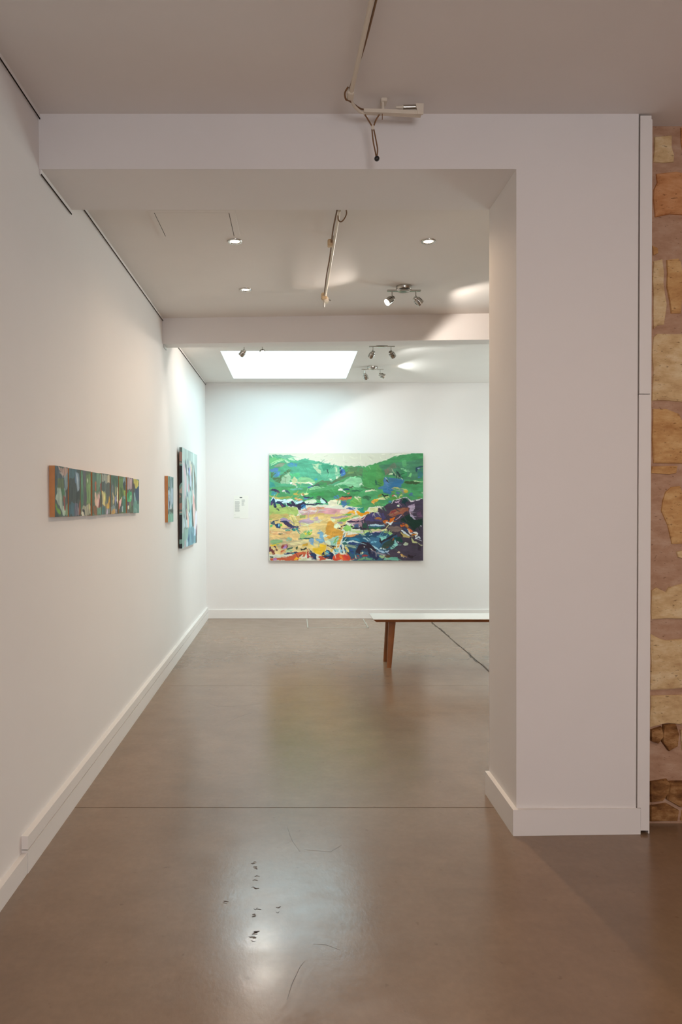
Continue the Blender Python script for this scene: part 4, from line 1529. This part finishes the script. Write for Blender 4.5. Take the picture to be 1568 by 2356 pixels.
# ---- nine small canvases in a row (units: percent of each canvas)
NINE = [
    ('pale grey-green leaf on dark ground, nearest canvas of the row', '4A5C58', """
a 3F4A55 0 0,0 100,0 100,40 0,40
a A98B80 0 15,0 100,0 100,12 70,22 40,8
a B7A49A 0 30,8 66,24 60,14
a 54603C 0 20,22 70,26 66,60 20,60
a 3F6B42 0 25,45 75,42 72,70 30,60
a 7E949C 0 72,18 100,10 100,60 78,48
a A6B8A8 0 4,62 16,46 44,42 56,58 62,78 96,100 70,100 34,78
a 8C9E98 0 70,40 92,44 84,58 90,66 76,62
a 8A4038 0 66,58 80,60 80,92 70,86
a 3A3030 0 84,46 100,40 100,80 86,64
a 6BA032 0 0,72 40,88 44,96 0,80
a 4A5A40 0 0,86 20,90 60,100 0,100
a 7F9A78 0 76,100 88,80 100,74 100,100
a 33403C 0 0,84 14,88 40,100 0,100"""),
    ('blue grey and near black, second canvas of the row', '3F4648', """
a 46636E 0 0,0 70,0 50,18 0,20
a 3A3E40 0 0,20 60,14 70,60 60,76 0,76
a 7F92A4 0 56,4 90,6 96,40 80,50 66,40
a A8B6C2 10 66,8 76,24 84,44
a 566A86 0 50,16 62,14 64,30 52,30
a 2A2E30 0 60,50 100,42 100,72 80,66 66,70
a 3F6070 0 0,76 60,70 56,100 0,100
a 6A6478 0 58,66 80,72 92,100 50,100
a 8A8A90 8 80,84 92,96
a 8A4A38 8 96,70 92,96"""),
    ('vertical green and violet bands, third canvas of the row', '54604C', """
a 4A7A5C 0 0,0 22,0 26,40 20,90 0,88
a 6A9A78 8 14,10 18,50
a 5A5460 0 26,0 50,0 54,50 48,90 32,92
a 4F4A52 0 34,40 50,40 48,100 36,96
a 6F8A58 0 50,10 96,6 96,76 56,78
a 7A9A62 0 64,30 94,28 92,74 62,74
a C9D6B8 8 62,22 70,24
a A8A48F 0 30,80 96,78 96,100 0,100 10,86
a 20222A 12 16,94 40,97
a E3DECB 10 10,97 34,100
a C9C488 10 82,76 84,92"""),
    ('pale pink striped petals on green, fourth canvas of the row', '5C7660', """
a 4F6B60 0 10,0 40,0 40,40 10,40
a 6F9078 0 40,0 96,2 96,30 60,40
a A05A3C 0 26,22 44,24 42,40 28,42
a 8A4A50 0 84,24 100,26 100,44 86,40
a 4A5A4C 0 0,44 24,42 24,100 0,100
a F0C4B0 14 30,46 36,66 44,84
a F3D0BE 14 50,46 54,70 52,80
a E8BCB8 14 72,50 70,70 66,88
a 7A3A3A 10 78,64 74,90
a 8A5A34 0 12,76 50,82 50,100 16,100
a 6F9A84 0 52,84 100,80 100,100 52,100
a 3F4A44 0 78,50 100,50 100,80 82,78"""),
    ('grey with mustard yellow leaf, middle canvas of the row', '6A706C', """
a 9CA096 0 0,0 60,0 60,26 0,24
a C4B99C 0 60,0 100,0 100,24 66,24
a 4A5658 0 0,18 40,18 44,46 0,42
a 565A58 0 44,22 100,24 100,60 72,72 50,56
a E3D690 0 2,42 22,44 40,60 46,80 12,76
a A8AC6A 0 30,46 50,50 56,70 40,66
a D9A828 12 88,58 84,84
a C9A860 0 40,74 70,70 80,82 60,86
a 3F6A6C 0 0,80 40,82 40,100 0,100
a C9BCD6 14 58,86 64,98
a 7F8A8A 0 70,84 100,86 100,100 74,100"""),
    ('dark reeds with lilac and ochre, sixth canvas of the row', '56645C', """
a 3F5A48 0 0,4 70,0 100,10 80,30 40,26
a 4F5C60 0 0,26 40,20 40,60 0,56
a 86868C 10 24,26 34,46
a 5F8068 8 62,10 66,40
a C9B88A 12 24,44 40,58 30,76
a E6D9B0 9 84,34 90,56 88,76
a C8C08A 8 66,32 62,52
a 8A8AB8 0 50,60 76,52 84,70 60,76
a 3F4A50 0 70,64 96,74 90,90 64,80
a 7F8F90 0 0,80 60,76 64,92 0,90
a C9A060 0 8,90 56,84 60,100 6,100
a B0A8BC 0 64,86 84,90 84,100 64,100
a 4A3A34 10 92,78 84,98"""),
    ('olive leaves and pink wedge, seventh canvas of the row', '5A7048', """
a 7A94A0 0 60,4 96,2 96,20 60,18
a 27344A 0 56,18 92,16 90,34 64,32
a 6A8A48 0 0,4 56,2 60,40 50,60 6,60
a 46602C 0 14,30 50,30 52,58 20,60
a A4C050 0 70,36 96,34 92,52 72,52
a E8B8B8 0 0,62 44,58 30,78 0,84
a D98A8A 10 6,84 20,70
a 3F7A68 0 48,58 100,56 100,100 74,100 50,78
a 4A4C54 0 0,96 24,80 50,70 50,86 36,100
a A8BCC4 12 46,96 56,84
a 8FB0B4 10 70,56 90,58"""),
    ('pink stripes over a bright green bloom, eighth canvas of the row', '6A6468', """
a B49AA0 0 10,0 66,0 62,34 14,36
a 8A7078 8 34,4 36,32
a C9A4B4 10 70,4 74,34
a 4A3034 0 84,10 100,6 100,60 86,44
a 5A5A5E 0 0,34 80,34 80,44 0,46
a 52B87C 0 4,52 30,40 70,42 78,54 70,66 46,72 10,68
a 3F9A68 12 16,52 40,46 60,52
a EAF0E0 8 62,52 66,56
a 4A3A5C 0 6,68 30,66 30,80 10,80
a 6A8A58 0 40,70 64,70 60,90 44,90
a D6DCC4 10 22,78 28,90
a 4F5C4C 0 20,88 100,80 100,100 20,100
a 5A7A5C 10 56,76 62,92"""),
    ('mustard yellow corner over navy blue, farthest canvas of the row', '4F7A80', """
a C8BE5C 0 0,0 90,0 90,18 40,28 10,14
a 4A3038 0 0,10 20,16 24,44 0,40
a 2C3F66 0 30,30 100,20 100,66 60,60 36,48
a 2A2E38 10 92,8 94,14
a 3F5F70 0 0,40 40,40 60,64 20,70 0,60
a 8FB4B4 12 16,46 34,62 28,70
a 5F9088 0 0,70 60,62 100,72 100,100 0,100
a 2A4A50 14 84,68 70,62
a 7FAAA4 10 20,92 70,90"""),
]
ya, pitch, cw = 3.117, 0.1945, 0.178
for k, (lab, bgc, sh) in enumerate(NINE):
    im = raster(100, 100, 44, 60, bgc, parse(sh), seed=20 + k, warp=5, ws=20, streak=0.16, sdir=(0.16, 0.04), ss=3)
    dz = random.uniform(-.002, .002)
    fr = 0.024 + (0.003 if k in (0, 1, 3, 7) else 0.0)
    side_painting('small_painting', 'small unframed canvas: ' + lab, ya + k * pitch, ya + k * pitch + cw, 1.419 + dz, 1.655 + dz, 0.0, fr, im, M['stretcher'],
                  'nine small canvases in a row on the left wall')

SMALL2 = """
a 4F7F74 0 0,0 100,0 100,26 0,26
a B4B49A 10 14,4 24,22
a 2F5A60 16 34,6 40,34
a 3A4A50 0 0,20 20,24 16,34 0,34
a 5F7A82 0 56,4 96,4 96,22 60,28
a A4B8C4 0 46,0 60,2 58,44 40,40
a AFC2CE 0 8,32 36,30 44,60 30,74 8,70
a 5A5F88 0 8,46 22,44 30,60 16,62
a 2A3458 16 22,58 28,68
a 9CB2C4 0 56,30 92,28 90,60 60,66
a C8D2D8 12 52,62 50,72
a 4F868C 0 66,66 90,60 88,78 60,80
a 3F544F 0 4,78 40,70 96,68 96,82 0,84
a 6F8A80 0 20,76 50,76 46,84 16,86
a 7FB5A2 0 0,86 30,84 60,80 96,82 100,100 0,100
a 5F9A86 14 34,88 30,96
a 6FAA9A 14 70,84 76,96
"""
im = raster(100, 100, 40, 90, '8FA4AE', parse(SMALL2), seed=41, warp=5, ws=18, streak=0.12, sdir=(0.16, 0.04), ss=3)
side_painting('small_painting', 'lone small blue and mint canvas beside the tall pale painting', 5.97, 6.25, 1.32, 1.727, 0.0, 0.027, im, M['stretcher'])

TALL = """
a B9CCC8 0 0,0 100,0 100,14 0,12
a AFC4C4 0 0,10 100,12 100,60 0,60
a C8C4CC 0 4,12 20,14 26,40 8,60
a D6C0C8 7 12,14 18,30 20,50
a 5F6A70 5 18,11 24,16 28,28
a 5A6674 5 34,10 36,20 46,32 52,40
a 4A6A68 4 42,24 50,36 56,42
a E3E8EE 6 30,14 34,24
a 7F9AD8 8 42,19 44,24
a F3E0D4 6 46,10 50,14
a F6EECF 5 56,13 60,24
a 7F8078 5 60,10 64,26 70,40
a C3CBDC 8 52,20 58,36
a E3C4CC 6 48,16 54,24
a 9C9C8C 0 72,12 80,12 92,26 94,60 92,72 84,64 82,34
a 5F6A62 6 74,12 82,24 86,44 86,60
a 848E8C 0 88,24 96,36 96,66 90,60
a C9DCE4 7 28,30 34,42 30,50
a D8A8B4 6 38,38 44,42
a 6A7F98 5 30,44 38,54 42,58
a A8D8D8 7 56,38 60,50 58,62
a 8CA890 5 58,44 62,54
a E8CCC8 0 70,40 80,44 84,60 82,80 74,90 70,70
a E0A8A4 6 74,46 76,60
a 4A4A54 6 22,50 26,66 30,80
a DDE8F0 6 34,54 44,66
a 3A5F66 5 40,52 42,64
a E4C4BC 8 28,62 34,74 38,84
a B9C8B4 7 34,50 38,62
a 7FB8C4 0 44,62 64,58 66,86 50,90 44,80
a A4D4DC 8 56,66 58,84
a 2F4A44 6 66,58 68,76 72,86
a 6A8088 5 12,64 16,80
a D0E2EE 7 10,72 14,84
a D0E2EE 5 26,74 30,84
a 5F6A68 0 12,84 34,82 32,88 16,90
a 8FB8B0 0 0,86 40,82 46,94 30,100 0,100
a 6A9CAC 0 36,84 74,80 96,90 96,100 30,100
a 4F7F94 9 60,88 66,96
a B8D4E4 10 30,92 34,100
a 2F6A94 6 40,88 42,92
a DCD4E4 0 88,62 100,64 96,84 80,92 74,88
a E0E6F0 8 92,66 84,80 78,90
a A8C8DC 0 76,80 88,84 86,92 74,92
a 6A4A50 6 96,80 94,92
a 5A4A44 6 92,92 94,99
a C8B4C4 8 14,96 18,100
"""
im = raster(100, 100, 60, 130, 'A9C0C0', parse(TALL), seed=55, warp=3.5, ws=16, streak=0.10, sdir=(0.2, 0.03), ss=3)


def edge_material():
    """dark painted canvas side with a few pale and teal splashes"""
    m = mat('splashed_canvas_edge', '3A4444', 0.6)
    nt = m.node_tree
    b = nt.nodes['Principled BSDF']
    tc = nt.nodes.new('ShaderNodeTexCoord')
    mp = nt.nodes.new('ShaderNodeMapping')
    mp.inputs['Scale'].default_value = (3, 3, 6.5)
    n = nt.nodes.new('ShaderNodeTexNoise')
    n.inputs['Scale'].default_value = 1.0
    n.inputs['Detail'].default_value = 1
    nt.links.new(tc.outputs['Object'], mp.inputs['Vector'])
    nt.links.new(mp.outputs['Vector'], n.inputs['Vector'])
    r = nt.nodes.new('ShaderNodeValToRGB')
    r.color_ramp.interpolation = 'CONSTANT'
    e = r.color_ramp.elements
    e[0].position, e[0].color = 0, (*lin(hx('23282F')), 1)
    e[1].position, e[1].color = .44, (*lin(hx('7FA8A4')), 1)
    for p, c in ((.5, 'B9B0AA'), (.56, '6A7A78'), (.63, 'A8857C')):
        k = e.new(p)
        k.color = (*lin(hx(c)), 1)
    nt.links.new(n.outputs['Fac'], r.inputs['Fac'])
    nt.links.new(r.outputs['Color'], b.inputs['Base Color'])
    return m


M['splash'] = edge_material()
side_painting('tall_painting', 'tall pale turquoise abstract painting nearest the far corner', 6.63, 7.673, 1.049, 2.033, 0.018, 0.046, im, M['splash'])
